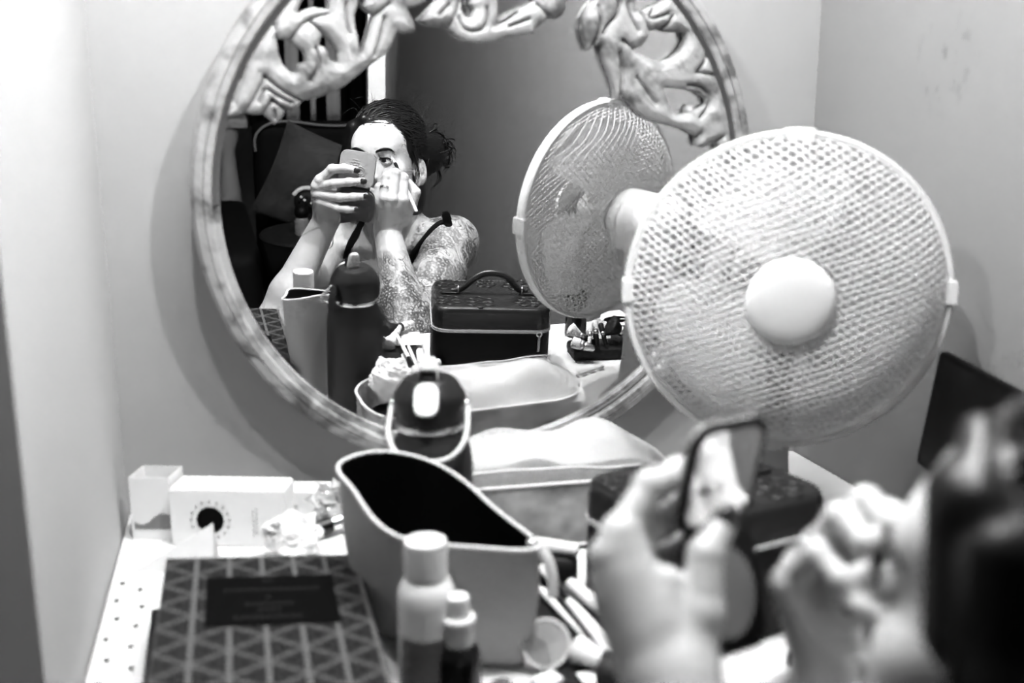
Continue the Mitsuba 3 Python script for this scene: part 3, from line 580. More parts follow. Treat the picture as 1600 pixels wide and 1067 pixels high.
part(b3, 'body', xf(rbox(.075, .04, .034, .001, 2), rotz(A), (.070, -.062, TZ + .0005)), 'card', 30)
part(b3, 'small_print', xf(cat(*[box(-.03, -.012, -.0206, -.0200, .008 + k * .004, .0092 + k * .004) for k in range(3)]), rotz(A), (.070, -.062, TZ + .0005)), 'mid', False)
# folded tent card and dotted paper
tent = [(-.1365, -.196, TZ + .001), (-.0455, -.196, TZ + .001), (-.0430, -.190, TZ + .050)]
def sheet3(p, th=.0006):
    p = np.array(p); nrm = np.cross(p[1] - p[0], p[2] - p[0]); nrm /= np.linalg.norm(nrm); return loft([p - nrm * th / 2, p + nrm * th / 2])
single('folded_card', cat(sheet3(tent), sheet3([(-.1365, -.196, TZ + .001), (-.0430, -.190, TZ + .050), (-.040, -.165, TZ + .001)])), 'card', 'white folded card standing up like a triangle in front of the disc-printed carton', 'card', False)
single('note_paper', xf(box(-.05, .055, -.028, .03, 0, .0006), rotz(.12), (.0, -.225, TZ + .0005)), 'card', 'plain white sheet lying between the folded card and the patterned box', 'paper', False)
dp = thing('dotted_paper', 'white sheet with small dark dots along the left wall beside the patterned box', 'paper')
part(dp, 'sheet', cat(loft([np.array([(-.146, -.560, TZ + .001), (-.088, -.560, TZ + .001), (-.088, -.200, TZ + .001), (-.1455, -.190, TZ + .001)]), np.array([(-.146, -.560, TZ + .003), (-.088, -.560, TZ + .003), (-.088, -.200, TZ + .003), (-.1455, -.190, TZ + .003)])])), 'card', False)
part(dp, 'dot_print', cat(*[xf(lathe([(1e-6, 0), (.0028, 0), (.0028, .0006), (1e-6, .0006)], 10), np.diag([1, 1.5, 1]), (-.136 + .022 * (k % 2) + .003 * math.sin(k * 5), -.215 - .020 * k, TZ + .0030)) for k in range(17)]), 'charcoal', kind='stuff')

# ---------------------------------------------------------------- patterned box and the black box under it
ub = thing('black_box', 'plain black flat box under the patterned box', 'box')
part(ub, 'body', xf(rbox(.170, .270, .030, .0015, 2), rotz(.02), (-.008, -.480, TZ + .004)), 'black', 30)
pb = thing('patterned_box', 'black gift box printed with a grey art-deco fan pattern, in the left foreground', 'box')
BT = roty(math.radians(5.5))
def on_p(m): return xf(m, BT, (.004, -.4725, TZ + .0345 + .012))
pw, pd, ph = .174, .275, .022
part(pb, 'body', on_p(xf(rbox(pw - .002, pd - .002, ph, .001, 2), None, (0, 0, -.002))), 'black', 30)
def deco(p, n, uv):
    x, y = uv.x, uv.y
    per, P = .0290, .0400
    u = x / per; k = dr.floor(u); fu = u - k
    fu = dr.select(k - 2 * dr.floor(k / 2) > .5, 1 - fu, fu)
    v = y / P; fv = v - dr.floor(v)
    d = dr.abs(fu - (1 - dr.abs(2 * fv - 1)))
    bead = .8 + .2 * dr.sin(y * 800)
    stem = smoothstep(.095, .065, dr.minimum(fu, 1 - fu)); line = smoothstep(.18, .12, d)
    band = smoothstep(.20, .24, d) * smoothstep(.44, .40, d) + smoothstep(.56, .60, d) * smoothstep(.78, .74, d)
    v_ = 0.002 + .017 * band * dr.select(dr.minimum(fu, 1 - fu) > .12, 1.0, 0.0)
    return mi.Color3f(dr.maximum(dr.maximum(v_, .062 * line * bead), .095 * stem * bead))
mat('deco', prin(proc(deco), 0.5, specular=0.12))
V = np.array([(-pw/2, -pd/2, ph), (pw/2, -pd/2, ph), (pw/2, pd/2, ph), (-pw/2, pd/2, ph)]); V[:, 2] = ph - .0012
cov = xf((np.vstack([V, V + [0, 0, .0012]]), np.array([[4, 5, 6, 7], [0, 3, 2, 1]])), BT, (.004, -.4725, TZ + .0345 + .012))
k = pb + '__patterned_lid'
vv, ff = cov; vuv = np.vstack([V[:, :2], V[:, :2]]) + [.0 + .0885, .2]
scene[k] = ply((vv, ff), 'mat_deco', False, uv=vuv); labels[k] = {'label': 'black lid with grey chevron and stem pattern'}
part(pb, 'title_panel', on_p(box(-.050, .060, -.002, .092, ph, ph + .0008)), 'lining', False, label='plain black title panel with faint print')
lines = [(-.004, .080, .007), (-.002, .062, .042), (-.004, .047, .005), (-.004, .034, .022), (-.004, .023, .012), (-.006, .010, .030)]
part(pb, 'faint_print', on_p(cat(*[box(.009 + cx_ - w + i * .0052, .009 + cx_ - w + i * .0052 + .0032, y, y + .0045, ph + .0008, ph + .0010) for cx_, y, w in lines for i in range(int(2 * w / .0052))])), 'dark', False, kind='stuff')

# ---------------------------------------------------------------- bottles in the foreground
lb = thing('lotion_bottle', 'white lotion bottle with a white screw cap beside the patterned box', 'bottle')
LB = (.128, -.530)
part(lb, 'body', at(lathe([(1e-6, .0005), (.020, .0005), (.0222, .003), (.0228, .010), (.0228, 0.1020), (.0222, 0.1110), (.0195, 0.1185), (.0165, 0.1215), (.0158, 0.1240), (1e-6, 0.1240)], 48), LB), 'white', 35)
part(lb, 'cap', at(lathe([(.0150, 0.1235), (.0170, 0.1240), (.0172, 0.1250), (.0172, 0.1505), (.0163, 0.1525), (.0145, 0.1532), (1e-6, 0.1532)], 48), LB), 'white', 35)
ll = ringsweep([(.0229, .030), (.02335, .030), (.02335, .078), (.0229, .078)], 24, 200, 340)
part(lb, 'label', at(ll, LB), 'mid', 30, label='grey printed label')
part(lb, 'label_print', at(cat(*[ringsweep([(.0234, .036 + .0042 * k), (.0236, .036 + .0042 * k), (.0236, .0378 + .0042 * k), (.0234, .0378 + .0042 * k)], 14, 212 + 6 * (k % 3), 325 - 9 * (k % 4)) for k in range(10)]), LB), 'charcoal', False, kind='stuff')
sb = thing('serum_bottle', 'small dark glass bottle with a silver pump collar in front of the lotion bottle', 'bottle')
SB = (.150, -.546)
part(sb, 'body', at(lathe([(1e-6, .0005), (.0165, .0005), (.018, .003), (.018, .058), (.0165, .065), (.012, .070), (1e-6, .070)], 40), SB), 'black_gloss', 35)
part(sb, 'collar', at(lathe([(.010, .070), (.0118, .070), (.0122, .072), (.0122, .088), (.0138, .0895), (.0140, .092), (.0130, .0935), (.0098, .0938), (1e-6, .0925)], 40), SB), 'piping', 35)
part(sb, 'cap', at(lathe([(.0088, .092), (.0092, .094), (.0092, .108), (.0085, .110), (1e-6, .1105)], 40), SB), 'white', 35)
tb_ = thing('mascara_tube', 'short silver and black tube standing right of the serum bottle', 'makeup tube')
part(tb_, 'body', at(lathe([(1e-6, .0005), (.008, .0005), (.0085, .002), (.0085, .030), (1e-6, .030)], 28), (.177, -.578)), 'black_gloss')
part(tb_, 'cap', at(lathe([(.0080, .030), (.0088, .030), (.0088, .046), (.0075, .049), (1e-6, .050)], 28), (.177, -.578)), 'chrome')
# ---------------------------------------------------------------- brushes and small things right of the pouch
def stick(p, q, r0, r1, n=14):
    p, q = np.array(p), np.array(q); L = np.linalg.norm(q - p)
    return xf(lathe([(1e-6, 0), (r0 * .8, 0), (r0, .002), ((r0 + r1) / 2, L / 2), (r1, L - .002), (r1 * .6, L), (1e-6, L)], n), frame(q - p), p)
def lerp(p, q, t): return tuple(np.array(p) * (1 - t) + np.array(q) * t)
roll = thing('brush_roll', 'black fabric brush roll lying under the loose makeup brushes', 'brush roll')
part(roll, 'fabric', xf(rbox(.075, .21, .009, .004, 4), rotz(.05), (.279, -.455, TZ + .0005)), 'dark', 40)
def brush(p, q, f0, f1, r, fer, bris, lab, wide=1.6):
    """p: bristle tip, q: handle end"""
    b = thing('makeup_brush', lab, 'brush', 'loose makeup brushes beside the vanity case')
    part(b, 'bristles', stick(lerp(p, q, f0), p, r * 1.1, r * wide), bris, True)
    part(b, 'ferrule', stick(lerp(p, q, f0 - .01), lerp(p, q, f1), r * 1.05, r), fer, True)
    part(b, 'handle', stick(lerp(p, q, f1 - .01), q, r * 1.05, r * .75), 'white', True)
z0 = TZ + .0165
brush((.268, -.330, z0), (.2835, -.468, z0 - .001), .18, .30, .0042, 'steel', 'bristle_white', 'white-handled makeup brush lying nearest the grey pouch')
brush((.280, -.325, z0 + .012), (.2885, -.560, z0 + .010), .22, .42, .0038, 'black_gloss', 'bristle_white', 'longest white-handled makeup brush, its black ferrule towards the vanity case')
brush((.290, -.330, z0), (.301, -.500, z0), .15, .34, .0040, 'charcoal', 'bristle_dark', 'white-handled makeup brush lying closest to the vanity case')
single('cream_tube', stick((.2965, -.388, z0 + .012), (.3085, -.446, z0 + .012), .0068, .0068), 'white', 'thick short white tube lying on the brushes beside the vanity case', 'tube', True)
brush((.2655, -.500, z0 + .006), (.300, -.565, z0 + .012), .40, .60, .0065, 'white', 'bristle_white', 'brush with a fluffy white head pointing at the round hand mirror', 2.0)
brush((.268, -.548, z0 + .010), (.330, -.590, z0 + .008), .45, .60, .008, 'charcoal', 'bristle_dark', 'brush with a broad dark head at the lower edge of the picture', 2.4)
hm_ = thing('hand_mirror', 'small round hand mirror leaning on the brushes below the pouch zip', 'hand mirror')
hr = frame((-.35, -.80, .50)); hc_ = (.2395, -.492, TZ + .0275)
part(hm_, 'rim', xf(ringsweep([(.0190, -.002), (.0215, -.002), (.0222, 0), (.0215, .002), (.0190, .002)], 48), hr, hc_), 'piping', 40)
part(hm_, 'glass', xf(lathe([(1e-6, -.001), (.0192, -.001), (.0192, .0012), (1e-6, .0012)], 48), hr, hc_), 'fan_grey', 30)
part(hm_, 'prop', xf(rbox(.024, .018, .012, .002), rotz(.3), (.232, -.520, TZ + .0005)), 'white')
lpn = thing('lip_pencil', 'short black and white lip pencil standing on the white table below the vanity case', 'lip pencil')
part(lpn, 'tip', at(lathe([(1e-6, .012), (.0022, .012), (.0022, .021), (.001, .024), (1e-6, .0245)], 14), (.440, -.556)), 'black')
part(lpn, 'barrel', at(lathe([(1e-6, .0005), (.0026, .0005), (.0026, .012), (1e-6, .0122)], 14), (.440, -.556)), 'white')
tp = thing('cosmetic_tube', 'white cosmetic tube lying behind the pouch zip, pointing at the vanity case', 'tube')
part(tp, 'body', stick((.2765, -.330, TZ + .048), (.318, -.352, TZ + .046), .0080, .0070), 'white', True)
part(tp, 'cap', stick((.2765, -.330, TZ + .048), (.268, -.326, TZ + .049), .0062, .0060), 'white', True)
dk = single('black_pouch', xf(rbox(.062, .034, .038, .010, 5), rotz(-.35), (.290, -.335, TZ + .0005)), 'dark', 'small black soft pouch under the white tube between grey pouch and vanity case', 'pouch', 40)

# ---------------------------------------------------------------- far right: panel by the wall, and what only the mirror shows
pn = thing('tablet', 'black glossy tablet propped upright against the right wall beside the fan', 'tablet')
PR = rotz(math.radians(-96)) @ roty(math.radians(5)) @ rotx(math.radians(-4))
pt = (.738, -.430, 0)
part(pn, 'case', xf(xf(slab(rrect(.20, .135, .006, 4), 0, .009, .002), rotx(math.pi / 2)), PR, (pt[0], pt[1], TZ + .150)), 'black', 40)
part(pn, 'screen', xf(xf(slab(rrect(.186, .122, .003, 4), .0091, .0096), rotx(math.pi / 2)), PR, (pt[0], pt[1], TZ + .150)), 'black_gloss', 30)
part(pn, 'stand', cat(box(.726, .770, -.49, -.37, TZ + .0005, TZ + .0125), box(.747, .755, -.47, -.39, TZ + .0105, TZ + .10)), 'black', False)
dbp = thing('pump_bottle', 'dark glossy pump bottle behind the fan, seen in the mirror', 'bottle')
part(dbp, 'body', at(lathe([(1e-6, .0005), (.019, .0005), (.020, .003), (.020, .082), (.017, .088), (.008, .093), (1e-6, .093)], 36), (.628, -.535)), 'black_gloss', 35)
part(dbp, 'pump', at(cat(lathe([(.006, .093), (.006, .103), (.009, .104), (.009, .112), (1e-6, .113)], 20), tube([(0, 0, .109), (-.012, .008, .110), (-.018, .012, .107)], .003, 8)), (.628, -.535)), 'black', 35)
wbx = thing('gift_box', 'white box with a black looped emblem on its lid, behind the pump bottle', 'box')
part(wbx, 'body', xf(rbox(.060, .075, .042, .001, 2), rotz(-.10), (.692, -.500, TZ + .0005)), 'card', 30)
em = cat(*[tube([(.692 + x + r * math.cos(t), -.490 + r * .55 * math.sin(t), TZ + .0432) for t in np.linspace(0, 2 * np.pi, 25)[:-1]], .0022, 6, True) for x, r in ((-.012, .014), (.010, .014), (-.002, .020))])
part(wbx, 'emblem', em, 'lining', True)
single('zip_wallet', xf(rbox(.055, .05, .022, .008, 4), rotz(-.3), (.700, -.428, TZ + .0005)), 'charcoal', 'flat dark zip wallet in front of the white box with the looped emblem', 'wallet', 40)
def rbrush(p, q, r, head, hm, bh, lab):
    b = thing('makeup_brush', lab, 'brush', 'brushes standing in the black brush case')
    part(b, 'bristles', stick(lerp(p, q, .38), p, r, head), bh, True)
    part(b, 'ferrule', stick(lerp(p, q, .37), lerp(p, q, .55), r, r * .9), 'steel', True)
    part(b, 'handle', stick(lerp(p, q, .54), q, r * .9, r * .6), hm, True)
single('brush_case', xf(rbox(.12, .055, .020, .006, 4), rotz(.1), (.640, -.435, TZ + .0005)), 'dark', 'low black case that holds brushes beside the fan base', 'case', 40)
rbrush((.575, -.440, TZ + .052), (.625, -.425, TZ + .024), .006, .013, 'black', 'bristle_white', 'fluffy white brush at the left end of the black brush case')
rbrush((.572, -.418, TZ + .036), (.610, -.402, TZ + .026), .010, .010, 'steel', 'bristle_white', 'thick pale brush below the fluffy white one')
rbrush((.612, -.430, TZ + .066), (.600, -.405, TZ + .024), .004, .004, 'white', 'bristle_white', 'thin white upright brush in the middle of the black brush case')
rbrush((.622, -.440, TZ + .064), (.618, -.410, TZ + .026), .006, .006, 'black', 'bristle_white', 'white and black upright brush beside the thin white one')
rbrush((.634, -.440, TZ + .058), (.636, -.412, TZ + .026), .005, .005, 'black_gloss', 'bristle_dark', 'all-black upright brush in the brush case')
rbrush((.650, -.435, TZ + .055), (.700, -.430, TZ + .030), .010, .020, 'white', 'bristle_dark', 'wide dark powder brush at the right end of the black brush case')
pap = thing('leaflet', 'white leaflet with a small dark picture lying left of the vanity case', 'paper')
part(pap, 'sheet', xf(box(-.04, .035, -.032, .032, 0, .0008), rotz(.1), (.300, -.548, TZ + .0115)), 'card', False)

# ---------------------------------------------------------------- the woman doing her make-up
HC, HS = np.array([.349, -.934, .9925]), .936
def head_rot(y, p, r):
    return rotz(y) @ rotx(p) @ roty(r)
RH = head_rot(math.radians(32.5), math.radians(15), math.radians(-4.5))
def Hd(l): return HC + (np.asarray(l, float) * HS) @ RH.T
SR, SL = np.array([.478, -.868, .842]), np.array([.232, -.992, .806])
ER, EL = np.array([.336, -.641, .725]), np.array([.098, -.766, .725])
WRr, WRl = np.array([.323, -.794, .896]), np.array([.210, -.822, .911])
NB = np.array([.377, -.968, .850])
TY = math.radians(28); RT = rotz(TY)
def Td(l): return np.array([.372, -.945, .80]) + np.asarray(l, float) @ RT.T       # torso axes: x her right, y forward, z up
def torso(f):
    f.ell(Td((0, -.035, -.10)), (.150, .098, .170), RT, .03)
    f.ell(Td((0, -.055, -.30)), (.125, .092, .200), RT, .04)
    for s in (-1, 1): f.ell(Td((s * .066, .040, -.115)), (.058, .050, .060), RT, .03)
    f.ell(Td((0, -.070, -.47)), (.165, .115, .110), RT, .05)
def body_prims(f):
    torso(f)
    f.cap(Hd((0, -.030, -.055)), NB, .050, .055, .02)
    f.cap(NB + [0, 0, -.005], SR + [-.02, 0, -.004], .044, .040, .035); f.cap(NB + [0, 0, -.005], SL + [.02, 0, .0], .044, .040, .035)
    for S, E, W in ((SR, ER, WRr), (SL, EL, WRl)):
        k = 1.08 if S is SR else .94
        f.cap(S, S * .6 + E * .4, .052 * k, .047 * k, .03); f.cap(S * .6 + E * .4, E, .047 * k, .036 * k, .02)
        f.cap(E, E * .72 + W * .28, .035 * k, .0375 * k, .02); f.cap(E * .72 + W * .28, W, .0375 * k, .0255, .02)
    # collar bones
    for S in (SR, SL): f.cap(Td((0, .040, .020)), S + RT @ np.array([0, .036, .018]), .010, .010, .02)
    # thighs and lower legs under the table
    for s in (-1, 1):
        hip, knee, foot = Td((s * .085, -.06, -.46)), Td((s * .115, .34, -.33)), Td((s * .115, .36, -.905))
        f.cap(hip, knee, .082, .058, .04); f.cap(knee, foot, .055, .036, .02); f.cap(foot, foot + RT @ np.array([0, .13, -.01]), .036, .026, .02)
def head_prims(f):
    E = lambda c, r, k=.012, mode='add': f.ell(Hd(c), np.array(r) * HS, RH, k, mode)
    Cp = lambda a, b, ra, rb, k=.01, mode='add': f.cap(Hd(a), Hd(b), ra * HS, rb * HS, k, mode)
    E((0, -.015, .045), (.074, .096, .083)); E((0, .022, -.020), (.063, .068, .095), .025)
    Cp((-.050, .000, -.062), (-.014, .068, -.100), .020, .016, .025); Cp((.050, .000, -.062), (.014, .068, -.100), .020, .016, .025)
    E((0, .074, -.100), (.020, .016, .016), .015)
    for s in (-1, 1):
        E((s * .042, .058, -.022), (.022, .020, .022), .02)
        E((s * .033, .046, -.055), (.024, .026, .03), .02)
    Cp((-.030, .078, .027), (.030, .078, .027), .013, .013, .018)
    E((0, .050, .050), (.050, .034, .042), .03)
    for s in (-1, 1): E((s * .031, .098, .004), (.0165, .013, .011), .010, 'cut')
    Cp((0, .086, .014), (0, .104, -.026), .0075, .0088, .010); E((0, .108, -.031), (.0090, .0095, .0080), .008)
    for s in (-1, 1): E((s * .0105, .098, -.0355), (.0068, .0085, .0062), .006)
    for s in (-1, 1): E((s * .0055, .103, -.0405), (.003, .004, .003), .002, 'cut')
    Cp((-.017, .086, -.0605), (0, .094, -.0590), .0045, .0062, .005); Cp((.017, .086, -.0605), (0, .094, -.0590), .0045, .0062, .005)
    Cp((-.015, .086, -.0690), (.015, .086, -.0690), .0052, .0052, .005); E((0, .0905, -.0695), (.011, .0060, .0060), .005)
    Cp((-.022, .088, -.0645), (.022, .088, -.0645), .0014, .0014, .002, 'cut')
    for s in (-1, 1):      # lids with a slit
        sl, p = f.block(Hd((s * .031, .078, .004)) - .02, Hd((s * .031, .078, .004)) + .02, 0)
        q = (p - Hd((s * .031, .078, .004))) @ RH / HS
        lid = np.linalg.norm(q, axis=-1) - .0142
        slit = (np.linalg.norm((q - [0, .0125, -.0005]) / np.array([.0130, .012, .0034]), axis=-1) - 1) * .0034
        lid = np.maximum(lid, -slit) * HS
        d = f.d[sl]; k = .003; h = np.clip(.5 + .5 * (d - lid) / k, 0, 1); f.d[sl] = d * (1 - h) + lid * h - k * h * (1 - h)
    for s in (-1, 1):      # ears
        Re = RH @ rotz(s * .55) @ rotx(-.18)
        f.ell(Hd((s * .0765, -.010, -.012)), np.array([.0075, .0185, .031]) * HS, Re, .004)
        f.ell(Hd((s * .0825, -.008, -.006)), np.array([.0055, .0115, .019]) * HS, Re, .003, 'cut')
        f.ell(Hd((s * .0785, -.010, -.006)), np.array([.004, .006, .013]) * HS, Re, .003)
        f.ell(Hd((s * .0745, .004, -.015)), np.array([.005, .004, .006]) * HS, Re, .003)
        f.ell(Hd((s * .0755, .000, -.038)), np.array([.0045, .0080, .0085]) * HS, Re, .004)
    f.cap(Hd((0, -.030, -.055)), NB, .050, .055, .02)
# hands: chains of joints, knuckle to tip
LH = {'index': [(.194, -.775, 1.000), (.215, -.766, 1.022), (.236, -.757, 1.025), (.256, -.748, 1.023)],
      'middle': [(.187, -.777, .988), (.217, -.762, .996), (.244, -.750, 1.001), (.267, -.740, 1.004)],
      'ring': [(.188, -.776, .973), (.226, -.755, .971), (.250, -.744, .974), (.271, -.735, .977)],
      'little': [(.193, -.775, .958), (.222, -.755, .951), (.238, -.747, .950), (.254, -.740, .951)]}
LT = [(.216, -.812, .932), (.229, -.802, .962), (.236, -.790, .990), (.250, -.781, 1.003)]
RHj = {'index': [(.3489, -.766, .9604), (.3542, -.786, .9985), (.3560, -.807, .9950), (.3575, -.814, .9780)],
       'middle': [(.3273, -.764, .9628), (.3378, -.786, 1.0080), (.3405, -.808, 1.0030), (.3430, -.812, .9840)],
       'ring': [(.3104, -.766, .9640), (.3207, -.787, 1.0010), (.3240, -.808, .9940), (.3270, -.808, .9760)],
       'little': [(.2985, -.772, .9560), (.3065, -.789, .9810), (.3115, -.806, .9730), (.3160, -.803, .9580)]}
RTj = [(.352, -.796, .920), (.3678, -.785, .9434), (.3776, -.784, .9697), (.3665, -.797, .9850)]
RAD = {'index': (.0098, .0088, .0080, .0068), 'middle': (.0100, .0090, .0081, .0069), 'ring': (.0096, .0085, .0077, .0066), 'little': (.0088, .0075, .0067, .0058)}
def hand(f, J, TH, W, E, back):
    """palm, four finger chains kept apart, thumb, wrist"""
    W, E = np.array(W), np.array(E)
    d = (E - W) / np.linalg.norm(E - W)
    f.cap(W + d * .09, W, .0290, .0235, 0)
    f.cap(W, W * .7 + np.mean([J[k][0] for k in J], 0) * .3, .0235, .0205, .012)
    for k in J:
        m = np.array(J[k][0]); f.cap(W * .75 + m * .25, m - np.array(back) * .002, .0150, .0112, .010)
    names = list(J)
    for a, b in zip(names, names[1:]): f.cap((np.array(J[a][0]) + J[b][0]) / 2 * .8 + W * .2, (np.array(J[a][0]) + J[b][0]) / 2 * .55 + W * .45, .0105, .0125, .010)
    f.cap(TH[0], TH[1], .0150, .0120, .012); f.cap(W * .6 + np.array(TH[0]) * .4, TH[0], .019, .0165, .012)
    f.cap(np.array(TH[0]) * .6 + np.array(J['index'][0]) * .4, np.array(TH[1]) * .6 + np.array(J['index'][0]) * .4, .010, .008, .010)
    for k in J:
        g = f.blank(); c, r = np.array(J[k]), RAD[k]
        for i in range(3): g.cap(c[i], c[i + 1], r[i], r[i + 1], .002)
        for i in (1, 2): g.ell(c[i] + np.array(back) * .0012, np.full(3, r[i] * 1.04), None, .003)
        h = np.clip(.5 + .5 * (f.d - g.d) / .0035, 0, 1)
        f.d = f.d * (1 - h) + g.d * h - .0035 * h * (1 - h)
    g = f.blank()
    g.cap(TH[1], TH[2], .0120, .0100, .002); g.cap(TH[2], TH[3], .0100, .0082, .002)
    h = np.clip(.5 + .5 * (f.d - g.d) / .0035, 0, 1); f.d = f.d * (1 - h) + g.d * h - .0035 * h * (1 - h)
def tend(J, W, back, f):
    for k in J:
        m = np.array(J[k][0]); f.ell(m + np.array(back) * .004, (.0075, .0075, .0075), None, .004)
NLb = np.array([-.421, .897, .132])
LH = {k: [tuple(np.array(q) + NLb * .0022) for q in v] for k, v in LH.items()}; NRb = np.array([.05, .97, .10])
fb = Field((.00, -1.20, -.16), (.66, -.50, 1.03), .0042); body_prims(fb)
fh = Field(HC - .135, HC + .145, .0020); head_prims(fh)
fl = Field((.150, -.885, .835), (.300, -.705, 1.050), .0014); hand(fl, LH, LT, WRl, EL, NLb); tend(LH, WRl, NLb, fl)
fr = Field((.262, -.885, .815), (.405, -.715, 1.050), .0014); hand(fr, RHj, RTj, WRr, ER, NRb); tend(RHj, WRr, NRb, fr)
skin = cat(fb.mesh(), fh.mesh(), fl.mesh(), fr.mesh())
SUB = lambda a, b: np.array(b) - np.array(a)
def tat(p, n, uv):
    """tattoo ink on the right arm, a little on the chest; freckles elsewhere"""
    base = .43 + .04 * (fbm(p.x * 40, p.y * 40, p.z * 40, octaves=3) - .5)
    ink = mi.Float(0)
    for A_, B_, R0, sd, t0, t1 in ((SR, ER, .085, 0, -.25, 1.15), (ER, WRr, .062, 7, -.15, .72)):
        d = SUB(A_, B_); L = np.linalg.norm(d); d = d / L; F_ = frame(d, (.1, 1, .2))
        qx, qy, qz = p.x - A_[0], p.y - A_[1], p.z - A_[2]
        t = qx * d[0] + qy * d[1] + qz * d[2]
        a = qx * F_[0, 0] + qy * F_[1, 0] + qz * F_[2, 0]; b = qx * F_[0, 1] + qy * F_[1, 1] + qz * F_[2, 1]
        rad = dr.sqrt(a * a + b * b); u = dr.atan2(b, a) * .045
        m = smoothstep(t0 * L - .01, t0 * L + .02, t) * smoothstep(t1 * L + .03, t1 * L - .02, t) * smoothstep(R0, R0 - .01, rad)
        w = .35 * (noise(u * 90, t * 90, sd) - .5)
        f1, f2, id_ = voronoi(u * 30 + sd + w, t * 30 + w)
        rr = f1 * (4.2 + 2 * id_) + .8 * (noise(u * 120, t * 120, 3) - .5); ringl = smoothstep(.13, .05, dr.abs(rr - dr.floor(rr) - .5))
        edge = smoothstep(.07, .02, f2 - f1)
        g1, g2, gi = voronoi(u * 105 + sd, t * 105); lace = smoothstep(.30, .12, dr.abs(g1 - .38)) 
        big, _, bi = voronoi(u * 15 + sd * 3, t * 13 + 2.3); patch = smoothstep(.52, .40, big) * dr.select(bi > .22, 1.0, 0.0)
        fade = smoothstep(.30, .62, fbm(u * 22 + sd, t * 22, 1.0, octaves=3))
        k = dr.maximum(dr.maximum(.85 * ringl * (1 - patch), .85 * edge), patch * (.35 + .60 * lace))
        k = k * (.65 + .35 * fade)
        shade = .38 * smoothstep(.56, .80, fbm(u * 14 + 4 + sd, t * 14, 5.0, octaves=2)) * (1 - patch)
        ink = dr.maximum(ink, m * dr.clip(k + shade, 0, .85))
    fk = smoothstep(.80, .88, noise(p.x * 260, p.y * 260, p.z * 260)) * .12
    return mi.Color3f(dr.maximum(base * (1 - ink) - fk * .3, .015))
mat('skin', {'type': 'principled', 'base_color': proc(tat), 'roughness': 0.42, 'specular': 0.45})
wm = thing('person', 'dark-haired woman with a tattooed arm, doing her eye make-up before the round mirror', 'person')
part(wm, 'body', skin, 'skin', True)
# eyes, lashes, brows, lips
hv_ = fh.mesh()[0]
for s in (-1, 1):
    ec = Hd((s * .031, .078, .004))
    ey = part(wm, 'eye', ball(ec, .0132 * HS, 3), 'eye_white', True)
    gz = RH @ np.array([-.22, 1, -.16]); gz /= np.linalg.norm(gz)
    part(ey, 'iris', xf(lathe([(.0062 * HS, .0117 * HS), (.0058 * HS, .0128 * HS), (.003 * HS, .0137 * HS), (1e-6, .0138 * HS)], 20), frame(gz), ec), 'black_gloss', True)
    lash = []
    for t in np.linspace(-1, 1, 24):
        x = s * (.031 + .0130 * t); zz = .0040 + .0034 * math.sqrt(max(0, 1 - t * t)); yy = .0922 - .0050 * t * t
        lash.append(Hd((x, yy, zz)))
    part(wm, 'eyelashes', cat(tube(np.array(lash), [.0006] + [.0013] * 22 + [.0011], 6),
        *[tube([q, q + RH @ np.array([s * .0015 * (i - 10) / 10, .004, .0045]) * HS, q + RH @ np.array([s * .003 * (i - 10) / 10, .006, .0085]) * HS], [.00045, .00035, .0001], 4) for i, q in enumerate(lash[2:-1])]), 'black', True)
    bp = spline([Hd((s * .011, .0945, .0185)), Hd((s * .022, .0955, .0232)), (Hd((s * .036, .0912, .0262))), Hd((s * .0515, .0775, .0185))], 7)
    bq = np.asarray(bp); kd_ = cKDTree(hv_); dd_, ii_ = kd_.query(bq); bq = hv_[ii_]; bq = np.array([bq[max(0, i - 2):i + 3].mean(0) for i in range(len(bq))])
    part(wm, 'eyebrow', tube(bq, np.r_[np.linspace(.0018, .0030, 11), np.linspace(.0030, .0008, len(bq) - 11)], 8), 'black', True)
# hair
CR = np.array([.083, .106, .094]); CCo = np.array([0, -.020, .047])
fhair = Field(HC - .17, HC + .17, .003)
fhair.ell(Hd(CCo), CR * HS, RH, 0)
g = Field(HC - .17, HC + .17, .003)
sl, p = g.block(HC - .17, HC + .17, 0); q = (p - HC) @ RH / HS
hairline = -(q[..., 2] - 1.20 * q[..., 1] + .020 + .30 * np.clip(np.abs(q[..., 0]) - .03, 0, 1) - .10 * q[..., 0] + .9 * np.clip(-q[..., 0] - .02, 0, 1))
cut = np.maximum(hairline, -(q[..., 2] + 1.1 * .09))
earcut = .027 - np.linalg.norm((q - [.080, -.008, -.014]) / np.array([1, 1, 1.25]), axis=-1)
hh = np.maximum(fhair.d[sl], cut * .55); hh = np.maximum(hh, earcut); fhair.d[sl] = hh + .0035 * (meshkit.fbm(q * np.array([60, 18, 40]), 3, 2) - .5)
fhair.cap(Hd((0, -.080, -.02)), Hd((.01, -.068, -.075)), .040 * HS, .022 * HS, .02)
fhair.ell(Hd((.048, -.075, .050)), np.array([.050, .062, .060]) * HS, RH, .02)
fhair.ell(Hd((.040, -.062, -.045)), np.array([.030, .036, .050]) * HS, RH, .02)
fhair.ell(Hd((.068, -.092, .040)), np.array([.044, .050, .050]) * HS, RH, .02)
fhair.ell(Hd((.042, -.052, -.075)), np.array([.030, .036, .042]) * HS, RH, .02)
fhair.ell(Hd((.030, -.118, .030)), np.array([.042, .036, .040]) * HS, RH, .015)
fhair.ell(Hd((.050, -.105, .060)), np.array([.026, .024, .024]) * HS, RH, .012)
